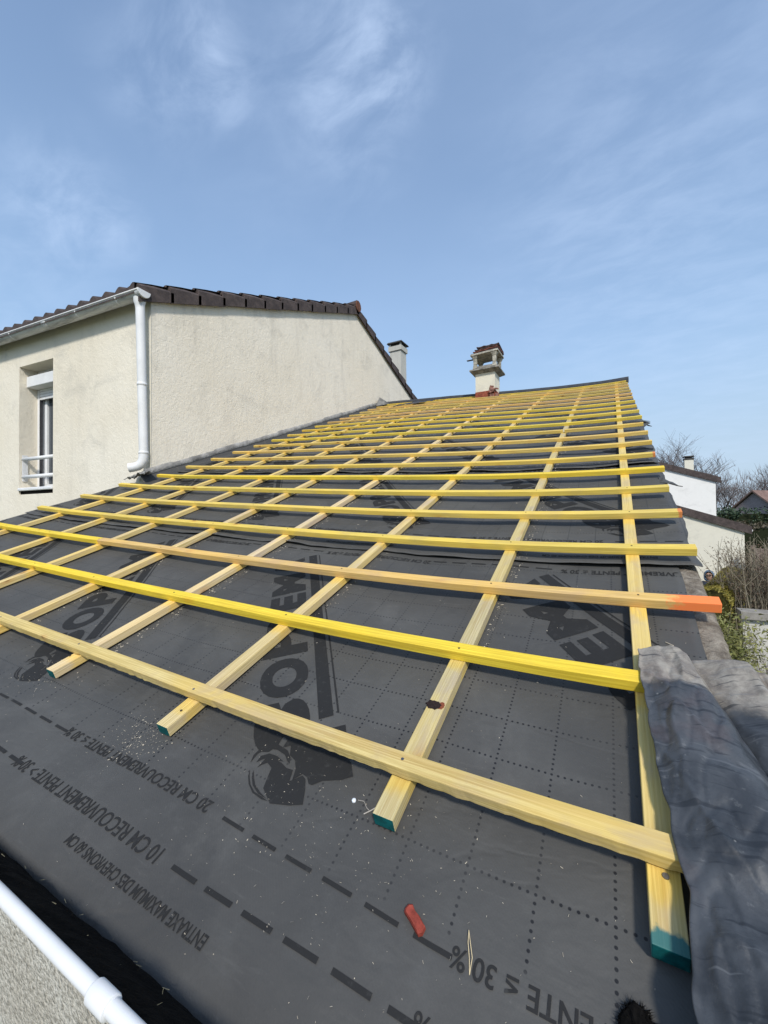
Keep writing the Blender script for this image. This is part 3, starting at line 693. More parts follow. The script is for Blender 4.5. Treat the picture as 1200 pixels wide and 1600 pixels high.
# wall flashing strip (old mortar fillet) along the gable wall
vs, fs = [], []; n = 170
for i in range(n+1):
    v = 2.02+(7.3-2.02)*i/n; stp = (.010 if int(v*1.7) % 2 else 0)
    top = .056+.010*nse(v*2.1, 1.)+.006*nse(v*9, 6.)+stp; bot = .006+.010*nse(v*4.1, 3.)+.008*nse(v*15, 3.)
    for (du, h) in ((.0, top), (.005+.002*nse(v*20, 1), top-.003), (.007+.003*nse(v*13, 2), (top+bot)/2), (.011, bot), (.004, bot-.006)): vs.append(S(XW+du+.002, v, h))
m = 5; fs = [(i*m+k, i*m+k+1, (i+1)*m+k+1, (i+1)*m+k) for i in range(n) for k in range(4)]
tag(link('wall_flashing', vs, fs, FLASH, smooth=True), 'pale grey mortar fillet running up along the foot of the cream gable wall', 'flashing')

# ------------------------------------------------------------------ lead sheets on the right verge
def sheet(name, label, nu, nv, fn, thick=.004, mat=LEAD):
    vs, uvs = [], []
    for j in range(nv+1):
        for i in range(nu+1):
            p = fn(i/nu, j/nv); vs.append(S(*p)); uvs.append((i/nu*.2, j/nv*LEN[0]))
    m = nu+1; fs = [(j*m+i, (j+1)*m+i, (j+1)*m+i+1, j*m+i+1) for j in range(nv) for i in range(nu)]
    o = link(name, vs, fs, mat, None, uvs, smooth=True); s_ = o.modifiers.new('t', 'SOLIDIFY'); s_.thickness = thick; s_.offset = -1
    sb = o.modifiers.new('s', 'SUBSURF'); sb.levels = 1; sb.render_levels = 1
    tag(o, label, 'lead flashing', 'lead sheets over the right roof edge'); return o
LEN = [1.2]
def f1(a, t):
    v = .425-1.28*t
    ur = .094+.058*min(1, t/.22)+.085*max(0, min(1, (t-.22)/.45)); ul = -.015+.021*max(0, min(1, (.32-v)/.38))+.005*nse(t*14, 2)+.004*nse(t*30, 5)+(.012*math.exp(-((t-.40)/.03)**2))
    u = ul+(ur-ul)*a; v += (.022*math.sin(a*math.pi*.9)-.03*max(0, a-.75)/.25+.004*nse(a*9, 3))*(1-t*8 if t < .125 else 0)
    hump = math.sin(min(1, a*1.02)*math.pi)**.75 if a < 1 else 0
    hump = min(1, a/.30)**.8*(1-max(0, (a-.62)/.38)**2.0)
    st = max(0, min(1, (t-.088)/.012)); arc = math.sin(min(1, max(0, (a-.12)/.80))*math.pi)**.4 if .12 < a < .92 else 0
    ht = .006+.010*min(1, t*6)+.010*st*arc*math.exp(-max(0, t-.10)/.30)
    h = .003+hump*ht-.040*max(0, a-.86)*7*.5
    h += .0030*nse(u*14, v*9)+.0012*nse(u*36, v*20, 3)
    rd = 1-abs(nse(u*17+v*3, v*6, 11))*2.2; h += .0060*max(0, rd)**5+(.005*(1-a/.05) if a < .05 else 0)
    rd = 1-abs(nse(u*30-v*9, v*11+u*6, 21))*2.4; h -= .0045*max(0, rd)**4
    h += -.010*math.exp(-(((a-.45)/.22)**2+((t-.40)/.03)**2))
    return (u, v, h)
sheet('lead_flashing', 'large blue-grey lead sheet in the bottom right corner, bleached at its top end', 44, 240, f1)
LEN = [.24]
def f2(a, t):
    v = .455-.33*t-.07*a*a
    u = .088+.055*t*(1-a)+.185*a*(1+.1*t)
    h = -.048+.040*math.sin(a*math.pi*.72+.35)-.020*math.exp(-((a-.60-.05*math.sin(t*5))/.035)**2)+.006*math.exp(-((a-.52)/.04)**2)-.10*max(0, a-.55)**1.2+.006*nse(u*20, v*18, 7)+.005*nse(a*5, t*4, 1)+.005*max(0, 1-abs(nse(u*26, v*20, 5))*2.4)**3
    if t > .85: v += .012*nse(a*14, 2.)
    return (u, v, h)
sheet('lead_flashing', 'smaller curled grey-brown lead sheet over the mortar verge, right of the big one', 24, 34, f2)
LEN = [1]
# black moss under the end of the small sheet
def clump(name, label, u, v, h, ru, rv, hh, n, seed, mat=BLACK, stiff=1.):
    random.seed(seed); b = MB(); k = 18
    prof = [(1, 0), (.85, .55), (.5, .9), (.0, 1.)]
    vs = []
    for (r, z) in prof[:3]:
        for q in range(k):
            a = 2*math.pi*q/k; jj = 1+.22*nse(q*.7, r*3, seed); vs.append(S(u+ru*r*jj*math.cos(a), v+rv*r*jj*math.sin(a), h+hh*z*(1+.4*nse(q, r, seed))*.7))
    vs.append(S(u, v, h+hh*.7))
    b.add(vs, [(r*k+q, r*k+(q+1) % k, (r+1)*k+(q+1) % k, (r+1)*k+q) for r in range(2) for q in range(k)]+[(2*k+q, 2*k+(q+1) % k, 3*k) for q in range(k)])
    for i in range(n):
        a = random.uniform(0, 6.283); r = math.sqrt(random.random()); p = S(u+ru*r*math.cos(a), v+rv*r*math.sin(a), h+hh*.5*(1-r*r))
        d = Vector((random.gauss(0, 1), random.gauss(0, 1), abs(random.gauss(.6, .5)))).normalized()*random.uniform(.004, .011)*stiff
        s_ = d.cross(Vector((random.random(), random.random(), .3))).normalized()*.0007
        b.add([p-s_, p+s_, p+d], [(0, 1, 2)])
    return tag(b.build(name, mat), label, 'moss')
clump('moss_clump', 'black bristly clump of moss on the felt, bottom edge, left of the lead sheet', -.047, -.222, -.060, .021, .030, .018, 2600, 2)
clump('moss_clump', 'black moss clump under the broken lower end of the small lead sheet', .128, .135, -.055, .034, .030, .030, 1600, 3)
# ------------------------------------------------------------------ small things lying on the felt
def onfelt(u, v, dh=0.): return S(u, v, memh(0, u, v)+dh)
b = MB(); c0 = Vector((-.3265, -.219)); ax = Vector((.85, -.53)).normalized(); pp = Vector((-ax.y, ax.x))
ring = [(-.026, -.006), (-.022, -.011), (-.004, -.010), (.012, -.0115), (.024, -.010), (.027, -.002), (.022, .009), (.004, .0095), (-.010, .0085), (-.022, .0105), (-.027, .003)]
vs = []
for (dh, sc_) in ((0.001, 1.03), (.008, 1.), (.0115, .82)):
    for (a, c) in ring: q = c0+ax*a*sc_*.72+pp*(c+.0008*math.sin(a*120))*sc_*.72; vs.append(onfelt(q.x, q.y, dh+(.0012*nse(a*60, c*60) if dh > .002 else 0)))
n = len(ring); b.add(vs, [(r*n+k, r*n+(k+1) % n, (r+1)*n+(k+1) % n, (r+1)*n+k) for r in range(2) for k in range(n)]+[tuple(2*n+k for k in range(n))])
tag(b.build('clay_shard', SHARD, smooth=False), 'small brick-red clay shard lying on the felt by a printed dash near the eave', 'clay shard')
b = MB()
for pts in (((-.2385, -.2435), (-.243, -.228), (-.249, -.213), (-.2515, -.200)), ((-.2385, -.2435), (-.2395, -.226), (-.246, -.212), (-.2515, -.200))):
    b.tube([onfelt(u, v, .002+.001*i) for i, (u, v) in enumerate(pts)], .0006, 5)
tag(b.build('straw', STRAW), 'thin pale split straw on the felt right of the red shard', 'straw')
b = MB(); b.tube([onfelt(-.508, -.095, .001), onfelt(-.508, -.095, .004), onfelt(-.508, -.095, .0055)], [0.0042, .0040, .0018], 12)
r_ = b.build('washer', simple('white_cap', (.75, .78, .82), .4, .5, .1))
tag(r_, 'small round white cap on the felt beside the foot of the second counter batten', 'cap')
b = MB(); b.tube([onfelt(u, v, .003) for u, v in ((-.500, -.092), (-.488, -.090), (-.476, -.100), (-.468, -.103))], .0008, 5); b.tube([onfelt(u, v, .003) for u, v in ((-.458, -.090), (-.467, -.102), (-.476, -.112))], .0011, 5)
tag(b.build('wire', simple('dull_wire', (.33, .30, .26), .5, .4)), 'short bent wire between the white cap and the second counter batten', 'wire')
b = MB(); b.tube([onfelt(u, v, .002) for u, v in ((.052, .553), (.068, .541), (.052, .530))], .0012, 4)
tag(b.build('wood_splinter', CHIP), 'white V-shaped splinter on the felt above the lead sheet, right of the last counter batten', 'splinter')
# shavings and sawdust
random.seed(11); b = MB()
def chip(u, v, s):
    k = 0
    for q in range(5, -1, -1):
        if v >= VLAP[q]: k = q; break
    h = memh(k, u, v)+.0012; a = random.uniform(0, 6.283); l = s*random.uniform(.5, 1.8); wd = s*random.uniform(.12, .4)
    ca, sa = math.cos(a), math.sin(a); q = []
    bend = random.uniform(-.5, .5)*l
    for (x, y, z) in ((-l, -wd, 0), (-l, wd, .3*s), (0, wd+bend*.4, s*.7), (0, -wd+bend*.4, s*.3), (l, -wd+bend*.1, 0), (l, wd*.6+bend*.1, .2*s)):
        q.append(S(u+x*ca-y*sa, v+x*sa+y*ca, h+z))
    b.add(q, [(0, 3, 2, 1), (3, 4, 5, 2)])
for i in range(800): chip(random.uniform(-2.6, .11), random.uniform(-.42, .95), random.choice((.0005, .0007, .0010, .0014)))
for i in range(420): chip(random.gauss(-.52, .22), random.gauss(-.16, .11), random.choice((.0006, .0008, .0013)))
for i in range(330): chip(random.gauss(-1.10, .05), random.gauss(-.155, .035), random.choice((.0008, .0012, .0018)))
for i in range(130): chip(random.gauss(-1.66, .09), random.gauss(-.12, .04), random.choice((.001, .0015, .002)))
for i in range(2200):
    c = random.choice((1, 1, 1, 2, 2, 3, 3, 4)); v = random.uniform(.35, 4.4) if c < 3 else random.uniform(0, 2.4); u = UI[c]+CSK[c]*(v-1.28)+.026+abs(random.gauss(0, .02)); chip(u, v, random.choice((.0012, .002, .003)))
for i in range(900): chip(random.uniform(-4.0, .1), random.uniform(1, 4.2), random.choice((.001, .0018, .003)))
tag(b.build('wood_shavings', CHIP), 'pale sawdust and wood shavings scattered over the slate-grey felt', 'shavings', kind='stuff')
# ------------------------------------------------------------------ the tall rendered house on the left
A5 = R(5.5); DW = Vector((-math.cos(A5), -math.sin(A5), 0)); NO = Vector((math.sin(A5), -math.cos(A5), 0)); W0 = Vector((XW, YWALL, 0))
def WF(s, d, z): return W0+DW*s+NO*d+Vector((0, 0, z))
class WB(MB):
    def wbox(s, s0, s1, d0, d1, z0, z1):
        s.add([WF(a, b, c) for c in (z0, z1) for b in (d0, d1) for a in (s0, s1)], [(0, 2, 3, 1), (4, 5, 7, 6), (0, 1, 5, 4), (2, 6, 7, 3), (0, 4, 6, 2), (1, 3, 7, 5)])
    def done(s, name, mat, parent=None, smooth=False):
        o = s.build(name, mat, parent, smooth); bm = bmesh.new(); bm.from_mesh(o.data); bmesh.ops.recalc_face_normals(bm, faces=bm.faces); bm.to_mesh(o.data); bm.free(); return o
big = thing('house', 'tall cream rendered house with brown tiled roof and white downpipe', 'house', (-7, 5, GZ))
EZ, APY, APZ, SLP = 2.83, 5.87, 4.44, .40
o0, o1, ob, ot = 1.735, 2.468, .815, 2.47
b = WB(); ss = [0, o0, o1, 9.]; zs = [GZ, ob, ot, EZ+.02]
vid = {}
for i, s_ in enumerate(ss):
    for k, z in enumerate(zs): vid[i, k] = len(b.v); b.v.append(WF(s_, 0, z))
for i in range(3):
    for k in range(3):
        if (i, k) != (1, 1): b.f.append((vid[i, k], vid[i, k+1], vid[i+1, k+1], vid[i+1, k]))
DP = -.30
q = [b.v[vid[1, 1]], b.v[vid[2, 1]], b.v[vid[2, 2]], b.v[vid[1, 2]]]; n0 = len(b.v)
b.v += [p+NO*DP for p in q]; c4 = [vid[1, 1], vid[2, 1], vid[2, 2], vid[1, 2]]
for i in range(4): b.f.append((c4[i], c4[(i+1) % 4], n0+(i+1) % 4, n0+i))
b.done('front_wall', WALL_F, big)
b = WB(); gy = [(YWALL+.002, GZ), (YWALL+.002, EZ), (APY, APZ), (APY*2-YWALL, EZ), (APY*2-YWALL, GZ)]
fr = [Vector((XW, y, z)) for y, z in gy]; bk = [p+DW*.28 for p in fr]
b.v += fr+bk; b.f += [(0, 1, 2, 3, 4), (9, 8, 7, 6, 5)]+[(i, 5+i, 5+(i+1) % 5, (i+1) % 5) for i in range(1, 5)]
b.done('gable_wall', WALL_G, big)
b = WB(); p = [Vector((XW, gy[4][0], GZ)), Vector((XW, gy[4][0], EZ))]; b.v += p+[x+DW*9 for x in p]; b.f += [(0, 1, 3, 2)]
e0 = [Vector((XW, y, z))+DW*9 for y, z in gy]; e0[0] = WF(9, 0, GZ); e0[1] = WF(9, 0, EZ); b.v += e0; b.f += [(4, 5, 6, 7, 8)]
b.done('rear_wall', WALL_F, big)
# lighter strip of smooth render at the corner
b = WB(); b.wbox(-.004, .055, .0, .005, .6, EZ-.01); b.done('corner_bead', crepi('corner_render', (.68, .63, .52), (.72, .67, .56), 2, .4), big)
# roof: front slope with waves and stepped rows
def roofpt(s_, t, h): # t = horizontal distance up from the eave line on the gable
    y = YWALL-.16+t; z = EZ+.02-.16*SLP+t*SLP+h
    return Vector((XW, y, z))+DW*s_
RT = APY-YWALL+.16
prof = []; rowl = RT/12
for r_i in range(12):
    prof += [(r_i*rowl+.0001, .030), (r_i*rowl+rowl*.5, .022), (r_i*rowl+rowl-.0001, .006)]
SS = [-.02+i*.025 for i in range(int(9.1/.025))]
vs = []
for (t, h) in prof:
    for s_ in SS: vs.append(roofpt(s_, t-.03, .062+h+.036*max(-.3, math.cos(s_*2*math.pi/.215))))
m = len(SS); fs = [(j*m+i, (j+1)*m+i, (j+1)*m+i+1, j*m+i+1) for j in range(len(prof)-1) for i in range(m-1)]
b0 = len(vs)
for s_ in SS: vs.append(roofpt(s_, -.03, .01))
fs += [(i, i+1, b0+i+1, b0+i) for i in range(m-1)]
roof = link('roof', vs, fs, TILE, big, smooth=False)
def mirp(p): # mirror to the rear slope
    return p
vs = []
for (t, h) in prof[::3]+[prof[-1]]:
    for s_ in SS[::4]:
        y = 2*APY-(YWALL-.16+t); vs.append(Vector((XW, y, EZ+.02-.16*SLP+t*SLP+.05+h))+DW*s_)
m = len(SS[::4]); fs = [(j*m+i, j*m+i+1, (j+1)*m+i+1, (j+1)*m+i) for j in range(12) for i in range(m-1)]
link('rear_slope', vs, fs, TILE, roof)
# verge tiles
def vtile(i, rear):
    t0 = i*rowl; l = rowl+.035; up0, up1 = .108, .050; b = MB(); x0, x1 = .20, -.052
    j0 = random.uniform(-.006, .006)
    def pp(s_, t, h):
        q = roofpt(s_, t, h)
        if rear: q = Vector((q.x-DW.x*s_, 2*APY-(q.y-DW.y*s_), q.z))+DW*s_
        return q
    sec = []
    for t, u_ in ((t0, up0+j0), (t0+l*.5, (up0+up1)/2+.006+j0), (t0+l, up1+j0)):
        sec.append([pp(x0, t, u_-.02), pp(.06, t, u_+.012), pp(-.02, t, u_+.008), pp(x1, t, u_-.022), pp(x1, t, -.078+j0), pp(x1+.018, t, -.078+j0), pp(x1+.02, t, u_-.04), pp(x0, t, u_-.04)])
    n = 8; vs = [q for s_ in sec for q in s_]
    fs = [(a*n+k, a*n+(k+1) % n, (a+1)*n+(k+1) % n, (a+1)*n+k) for a in range(2) for k in range(n)]+[tuple(range(n-1, -1, -1)), tuple(2*n+k for k in range(n))]
    b.add(vs, fs); o = b.build('verge_tile', TILE, roof)
    bm = bmesh.new(); bm.from_mesh(o.data); bmesh.ops.recalc_face_normals(bm, faces=bm.faces); bm.to_mesh(o.data); bm.free(); return o
random.seed(9)
for i in range(12): vtile(i, False); vtile(i, True)
b = MB()
for k in range(26):
    s0 = -.06+k*.36; pts = [roofpt(s0+q*.40, RT, .075+.012*(1-q)) for q in (0, .5, 1.)]; b.tube(pts, [.095, .088, .082], 12)
b.build('ridge_tiles', TILE, roof, smooth=False)
b = MB(); b.tube([roofpt(-.075, RT, .07), roofpt(-.062, RT, .07)], [.10, .105], 12); b.build('ridge_end', RUST, roof)
# chimney on the rear slope
cx_, cy_ = -4.93, 8.92
b = MB(); b.frust((cx_, cy_), 2.9, 4.86, .165, .165, .160, .160); b.frust((cx_, cy_), 4.83, 4.95, .19, .19, .19, .19)
for sx in (-1, 1):
    for sy in (-1, 1): b.box(cx_+sx*.15-.02, cx_+sx*.15+.02, cy_+sy*.15-.02, cy_+sy*.15+.02, 4.95, 5.02)
ch = b.build('chimney', crepi('grey_chimney_render', (.50, .48, .42), (.60, .58, .51), 1.5, .5, gf=.6), roof)
b = MB(); b.frust((cx_, cy_), 5.02, 5.06, .22, .22, .20, .20); b.frust((cx_, cy_), 4.952, 5.018, .12, .12, .12, .12); b.build('chimney_cap', simple('dark_slab', (.06, .058, .055), .85, .2), ch)
# gutter with brackets, downpipe
gz, gd = 2.815, .125
vs = []; m = 12
gs = [-.045+i*.3 for i in range(31)]
for s_ in gs:
    for r_ in (.066, .062):
        for k in range(m): a = math.pi*k/(m-1); vs.append(WF(s_, gd+r_*math.cos(a), gz-r_*math.sin(a)*.95))
fs = []
for j in range(len(gs)-1):
    a = j*2*m; c = a+2*m
    fs += [(a+k, a+k+1, c+k+1, c+k) for k in range(m-1)]+[(a+m+k, c+m+k, c+m+k+1, a+m+k+1) for k in range(m-1)]
g2 = link('gutter', vs, fs, PVCOLD, big, smooth=True)
b = MB(); b.tube([WF(s_, gd+.066, gz+.002) for s_ in gs], .0085, 8); b.build('gutter_lip', PVC, g2, smooth=True)
def gring(s_, wd, r_, nm, mt=PVC):
    b = MB(); vs = []
    for x in (s_-wd/2, s_+wd/2):
        for k in range(13): a = -.12+(math.pi+.24)*k/12; vs.append(WF(x, gd+r_*math.cos(a), gz-r_*math.sin(a)*.95))
    b.add(vs, [(k, k+1, 14+k, 13+k) for k in range(12)]); o = b.build(nm, mt, g2, smooth=True); s2 = o.modifiers.new('t', 'SOLIDIFY'); s2.thickness = .005; s2.offset = 1; return o
for s_ in (.30, .98, 2.3, 3.1, 4.): gring(s_, .022, .069, 'bracket')
gring(1.58, .085, .069, 'gutter_joint', PVCOLD)
b = MB(); vs = [WF(-.046, gd, gz+.012)]+[WF(-.046, gd+.074*math.cos(math.pi*k/12), gz+.012-.074*math.sin(math.pi*k/12)) for k in range(13)]
vs2 = [v-DW*.02 for v in vs]; b.add(vs+vs2, [(0, k+1, k+2) for k in range(12)]+[(14, 14+k+2, 14+k+1) for k in range(12)]+[(k+1, 14+k+1, 14+k+2, k+2) for k in range(12)]+[(0, 13, 27, 14), (1, 0, 14, 15)])
o = b.build('end_cap', PVC, g2); bevel(o, .004)
b = MB(); b.tube([WF(.022, .115, 2.80), WF(.022, .113, 2.73), WF(.022, .111, 2.70), WF(.022, .107, 2.67)]+[WF(.022, .107-.037*(q/12), 2.66-1.50*q/12) for q in range(13)], [.060, .056, .047, .044]+[.044]*13, 24, cap=False)
dp = b.build('downpipe', PVC, big, smooth=True)
for z, dd_ in ((1.88, .0175), (1.17, 0)): 
    b = MB(); b.tube([WF(.022, .07+dd_, z+.016), WF(.022, .07+dd_, z+.014), WF(.022, .07+dd_, z-.014), WF(.022, .07+dd_, z-.016)], [.044, .048, .048, .044], 20); b.build('pipe_collar', PVC, dp, smooth=True)
el = [(0, .07, 1.155), (.002, .072, 1.10), (.018, .082, 1.055), (.05, .10, 1.03), (.085, .125, 1.018), (.115, .148, 1.012)]
b = MB(); b.tube([WF(.022+a, d, z) for a, d, z in el], [.047, .047, .047, .046, .046, .048], 20, cap=False); b.tube([WF(.022+a, d, z) for a, d, z in el[::-1]], [.041]*6, 20, cap=False)
P0 = WF(.022+.115, .148, 1.012); ax_ = (WF(.022+.115, .148, 1.012)-WF(.022+.085, .125, 1.018)).normalized(); xx = ax_.cross(Vector((0, 0, 1))).normalized(); yy = xx.cross(ax_)
for (ra, rb) in ((.048, .041),):
    b.add([P0+xx*ra*math.cos(2*math.pi*k/20)+yy*ra*math.sin(2*math.pi*k/20) for k in range(20)]+[P0+xx*rb*math.cos(2*math.pi*k/20)+yy*rb*math.sin(2*math.pi*k/20) for k in range(20)], [(k, (k+1) % 20, 20+(k+1) % 20, 20+k) for k in range(20)])
b.build('elbow', PVC, dp, smooth=True)
# crumpled lead under the elbow
vs, fs = [], []; nx, ny = 14, 10
for i in range(nx+1):
    for k in range(ny+1):
        a, c = i/nx, k/ny; vs.append(WF(.22-.30*a, .02+.13*c, .925+.05*a-.03*c+.035*nse(a*6, c*5, 2)+.02*abs(nse(a*13, c*9, 4))))
fs = [(i*(ny+1)+k, (i+1)*(ny+1)+k, (i+1)*(ny+1)+k+1, i*(ny+1)+k+1) for i in range(nx) for k in range(ny)]
o = link('lead_scrap', vs, fs, simple('silvery_lead', (.30, .29, .26), .5, .4, .6, 25, .5, 40, .02)); o.modifiers.new('t', 'SOLIDIFY').thickness = .004
tag(o, 'crumpled silvery lead scrap under the elbow of the white downpipe', 'flashing')
# window
win = WB(); fw_ = .05
win.wbox(o0, o1, -.26, -.20, ob, ob+.07); win.wbox(o0, o1, -.26, -.20, ot-.10, ot); win.wbox(o0, o0+fw_, -.26, -.20, ob+.07, ot-.10); win.wbox(o1-fw_, o1, -.26, -.20, ob+.07, ot-.10)
wf = win.done('window', PVC, big); bevel(wf, .004)
b = WB(); b.wbox(o0+.001, o1-.001, -.20, -.075, ot-.245, ot-.105); o = b.done('shutter_box', PVC, wf); bevel(o, .008)
b = WB()
for k in range(4): b.wbox(o0+.06, o1-.06, -.215, -.198, ot-.275-k*.036, ot-.245-k*.036)
b.done('roller_shutter', PVC, wf)
b = WB(); b.wbox(o0+.053, o0+.062, -.235, -.199, ob+.07, ot-.25); b.wbox(o1-.062, o1-.053, -.235, -.199, ob+.07, ot-.25); b.done('shutter_rail', GREY, wf)
for (a0, a1) in ((o0+.066, (o0+o1)/2-.004), ((o0+o1)/2+.004, o1-.066)):
    b = WB(); z0, z1 = ob+.085, ot-.26
    b.wbox(a0, a1, -.30, -.25, z0, z0+.06); b.wbox(a0, a1, -.30, -.25, z1-.05, z1); b.wbox(a0, a0+.055, -.30, -.25, z0+.06, z1-.05); b.wbox(a1-.055, a1, -.30, -.25, z0+.06, z1-.05)
    sh = b.done('sash', PVC, wf); bevel(sh, .005)
    b = WB(); b.wbox(a0+.05, a1-.05, -.283, -.277, z0+.05, z1-.04); b.done('pane', GLASS, sh)
b = WB()
n = 40; vs = []
for i in range(n+1):
    s_ = o0+.02+(o1-o0-.04)*i/n
    for z in (ob, ot-.1): b.v.append(WF(s_, -.42+.02*math.sin(i*1.3), z))
b.f = [(2*i, 2*i+1, 2*i+3, 2*i+2) for i in range(n)]; b.done('curtain', CURT, wf)
b = WB(); b.wbox(o0-.0, o1, -.20, .0+.02, ob+.045, ob+.085); o = b.done('window_sill', PVC, wf); bevel(o, .01)
b = WB(); b.wbox(o0+.02, o1-.02, -.19, -.01, ob+.002, ob+.044); b.done('sill_gap_shade', DARK, wf)  # dark strip painted in for the shaded gap under the sill
rl = MB()
for z in (1.275, 1.045): rl.tube([WF(o0+.002, -.045, z), WF(o1-.002, -.045, z)], .024, 12)
gr_ = rl.build('guard_rail', PVC, wf, smooth=True)
for s_ in (o0+.006, o1-.006-.008):
    b = WB(); b.wbox(s_, s_+.008, -.09, -.03, .99, 1.33); b.done('rail_plate', PVC, gr_)

# ------------------------------------------------------------------ chimney of the low house
c1 = Vector((-2.02, 6.80)); base = S(-2.02, 7.0, -.1).z
b = MB(); b.frust(c1, base-.1, 3.085, .178, .178, .176, .176); cb = b.build('chimney', CHIM, house)
b = MB(); b.frust(c1, base-.1, base+.235, .186, .186, .184, .184); o = b.build('brick_foot', BRICK, cb); bevel(o, .006)
b = MB(); b.frust(c1, 3.075, 3.115, .195, .195, .265, .265); b.frust(c1, 3.115, 3.145, .265, .265, .262, .262); b.frust(c1, 3.145, 3.165, .215, .215, .205, .205)
b.box(c1.x-.205, c1.x+.205, c1.y-.205, c1.y-.185, 3.165, 3.205); b.box(c1.x-.205, c1.x+.205, c1.y+.185, c1.y+.205, 3.165, 3.205)
o = b.build('corbel_slab', CONC, cb); bevel(o, .005)
LEGM = simple('pale_weathered_concrete', (.42, .39, .32), .93, .15, .45, 14, .7, 60, .006)
for sx in (-1, 1):
    for sy in (-1, 1):
        b = MB(); c = (c1.x+sx*.175, c1.y+sy*.175); b.frust(c, 3.166, 3.24, .040, .040, .030, .030); b.frust(c, 3.24, 3.35, .030, .030, .032, .032); b.frust(c, 3.35, 3.41, .032, .032, .058, .058)
        bevel(b.build('cap_leg', LEGM, cb), .006)
b = MB(); b.tube([(c1.x, c1.y, 3.13), (c1.x, c1.y, 3.215), (c1.x, c1.y, 3.23)], [.10, .10, .07], 18); b.build('flue', simple('sooty_flue', (.035, .03, .027), .9, .1), cb)
Mt = Matrix.Translation((c1.x, c1.y, 3.41)) @ Matrix.Rotation(R(-2.5), 4, 'Y')
b = MB(); b.box(-.25, .25, -.24, .24, 0, .032, Mt); o = b.build('cap_slab', simple('pale_cap_slab', (.45, .42, .35), .93, .15, .4, 12, .6, 60, .006), cb); bevel(o, .005)
random.seed(4)
for k in range(4):
    Mk = Matrix.Translation((c1.x+.015+.01*k, c1.y+.01*k, 3.445+.033*k)) @ Matrix.Rotation(R(-3+random.uniform(-1.5, 1.5)), 4, 'Y') @ Matrix.Rotation(R(random.uniform(-5, 5)), 4, 'Z')
    b = MB(); w_ = .235-.012*k
    n = 9; vs = []
    for y in (-.22, .20):
        for z_ in (0, .018):
            for i in range(n+1): x = -w_+2*w_*i/n; vs.append(Mk @ Vector((x, y, z_+.007*math.cos(i*2.1))))
    m = n+1; fs = [(i, m+i, m+i+1, i+1) for i in range(n)]+[(2*m+i, 2*m+i+1, 3*m+i+1, 3*m+i) for i in range(n)]+[(i, i+1, 2*m+i+1, 2*m+i) for i in range(n)]+[(m+i, 3*m+i, 3*m+i+1, m+i+1) for i in range(n)]+[(0, 2*m, 3*m, m), (n, m+n, 3*m+n, 2*m+n)]
    b.add(vs, fs); o = b.build('loose_tile', simple('dark_clay_tile%d' % k, (.075, .050, .045) if k != 1 else (.17, .065, .045), .85, .2, .4, 15), None)
    tag(o, ['lowest dark tile of the stack weighing down the chimney cap', 'reddish orange tile second in the stack on the chimney cap', 'dark brown tile third up in the stack on the chimney cap', 'topmost dark brown tile of the stack on the chimney cap'][k], 'roof tile', 'tiles stacked on the chimney cap')
b = MB(); b.box(c1.x-.36, c1.x-.20, c1.y-.10, c1.y-.05, 3.385, 3.395); tag(b.build('slate_piece', simple('slate', (.10, .10, .11), .7)), 'thin slate sliver sticking out left under the chimney cap', 'slate')
b = MB()
random.seed(2)
for k in range(9):
    p = Vector((c1.x+.10+random.uniform(-.04, .12), c1.y-.20+random.uniform(-.03, .02), base+.12+random.uniform(0, .17))); Mk = Matrix.Translation(p) @ Matrix.Rotation(random.uniform(0, 3), 4, Vector((random.random(), random.random(), 1)))
    b.box(-.035, .035, -.01, .01, -.03, .03, Mk)
tag(b.build('broken_brick_flashing', simple('broken_clay', (.26, .13, .10), .9, .2, .5, 30)), 'heap of broken brick and mortar bits against the right of the chimney foot', 'rubble', kind='stuff')

# ------------------------------------------------------------------ neighbours on the right
WHITE = crepi('clean_white_render', (.82, .80, .75), (.85, .83, .78), .8, .15, gf=.05)
CREAM2 = crepi('clean_cream_render', (.72, .68, .56), (.76, .72, .60), .8, .15, gf=.08)
def neighbour(label, y0, y1, xr, ez, xl, mat, off=.09):
    t = thing('house', label, 'house', (xr-2, y0, GZ)); sl = .364
    b = MB(); zl = ez+(xr-xl)*sl
    for y in (y0, y1): b.v += [Vector((xr, y, GZ)), Vector((xr, y, ez)), Vector((xl, y, zl)), Vector((xl*2-xr, y, ez)), Vector((xl*2-xr, y, GZ))]
    b.f = [(0, 1, 2, 3, 4), (9, 8, 7, 6, 5), (0, 5, 6, 1), (3, 8, 9, 4)]; o = b.build('wall', mat, t)
    bm = bmesh.new(); bm.from_mesh(o.data); bmesh.ops.recalc_face_normals(bm, faces=bm.faces); bm.to_mesh(o.data); bm.free()
    b = MB(); n = 16; xs = [xr+.16-(xr+.16-xl)*i/n for i in range(n+1)]
    for sgn in (0, 1):
        pts = []
        for i, x in enumerate(xs):
            z = ez+(xr-x)*sl; hh = .10+off*.6
            for (y, dz) in ((y0-.07, -.07), (y0-.07, hh), (y1+.07, hh), (y1+.07, .01), (y0+.01, .01), (y0+.01, -.07)):
                xx = x if not sgn else 2*xl-x; pts.append(Vector((xx, y, z+dz+(.018 if 0 < i and i % 1 == 0 and dz == hh else 0))))
        m = 6; f = [(i*m+k, i*m+(k+1) % m, (i+1)*m+(k+1) % m, (i+1)*m+k) for i in range(n) for k in range(m)]+[tuple(range(m-1, -1, -1)), tuple(n*m+k for k in range(m))]
        b.add(pts, f)
    rf = b.build('roof', TILE, t)
    bm = bmesh.new(); bm.from_mesh(rf.data); bmesh.ops.recalc_face_normals(bm, faces=bm.faces); bm.to_mesh(rf.data); bm.free()
    return t, rf
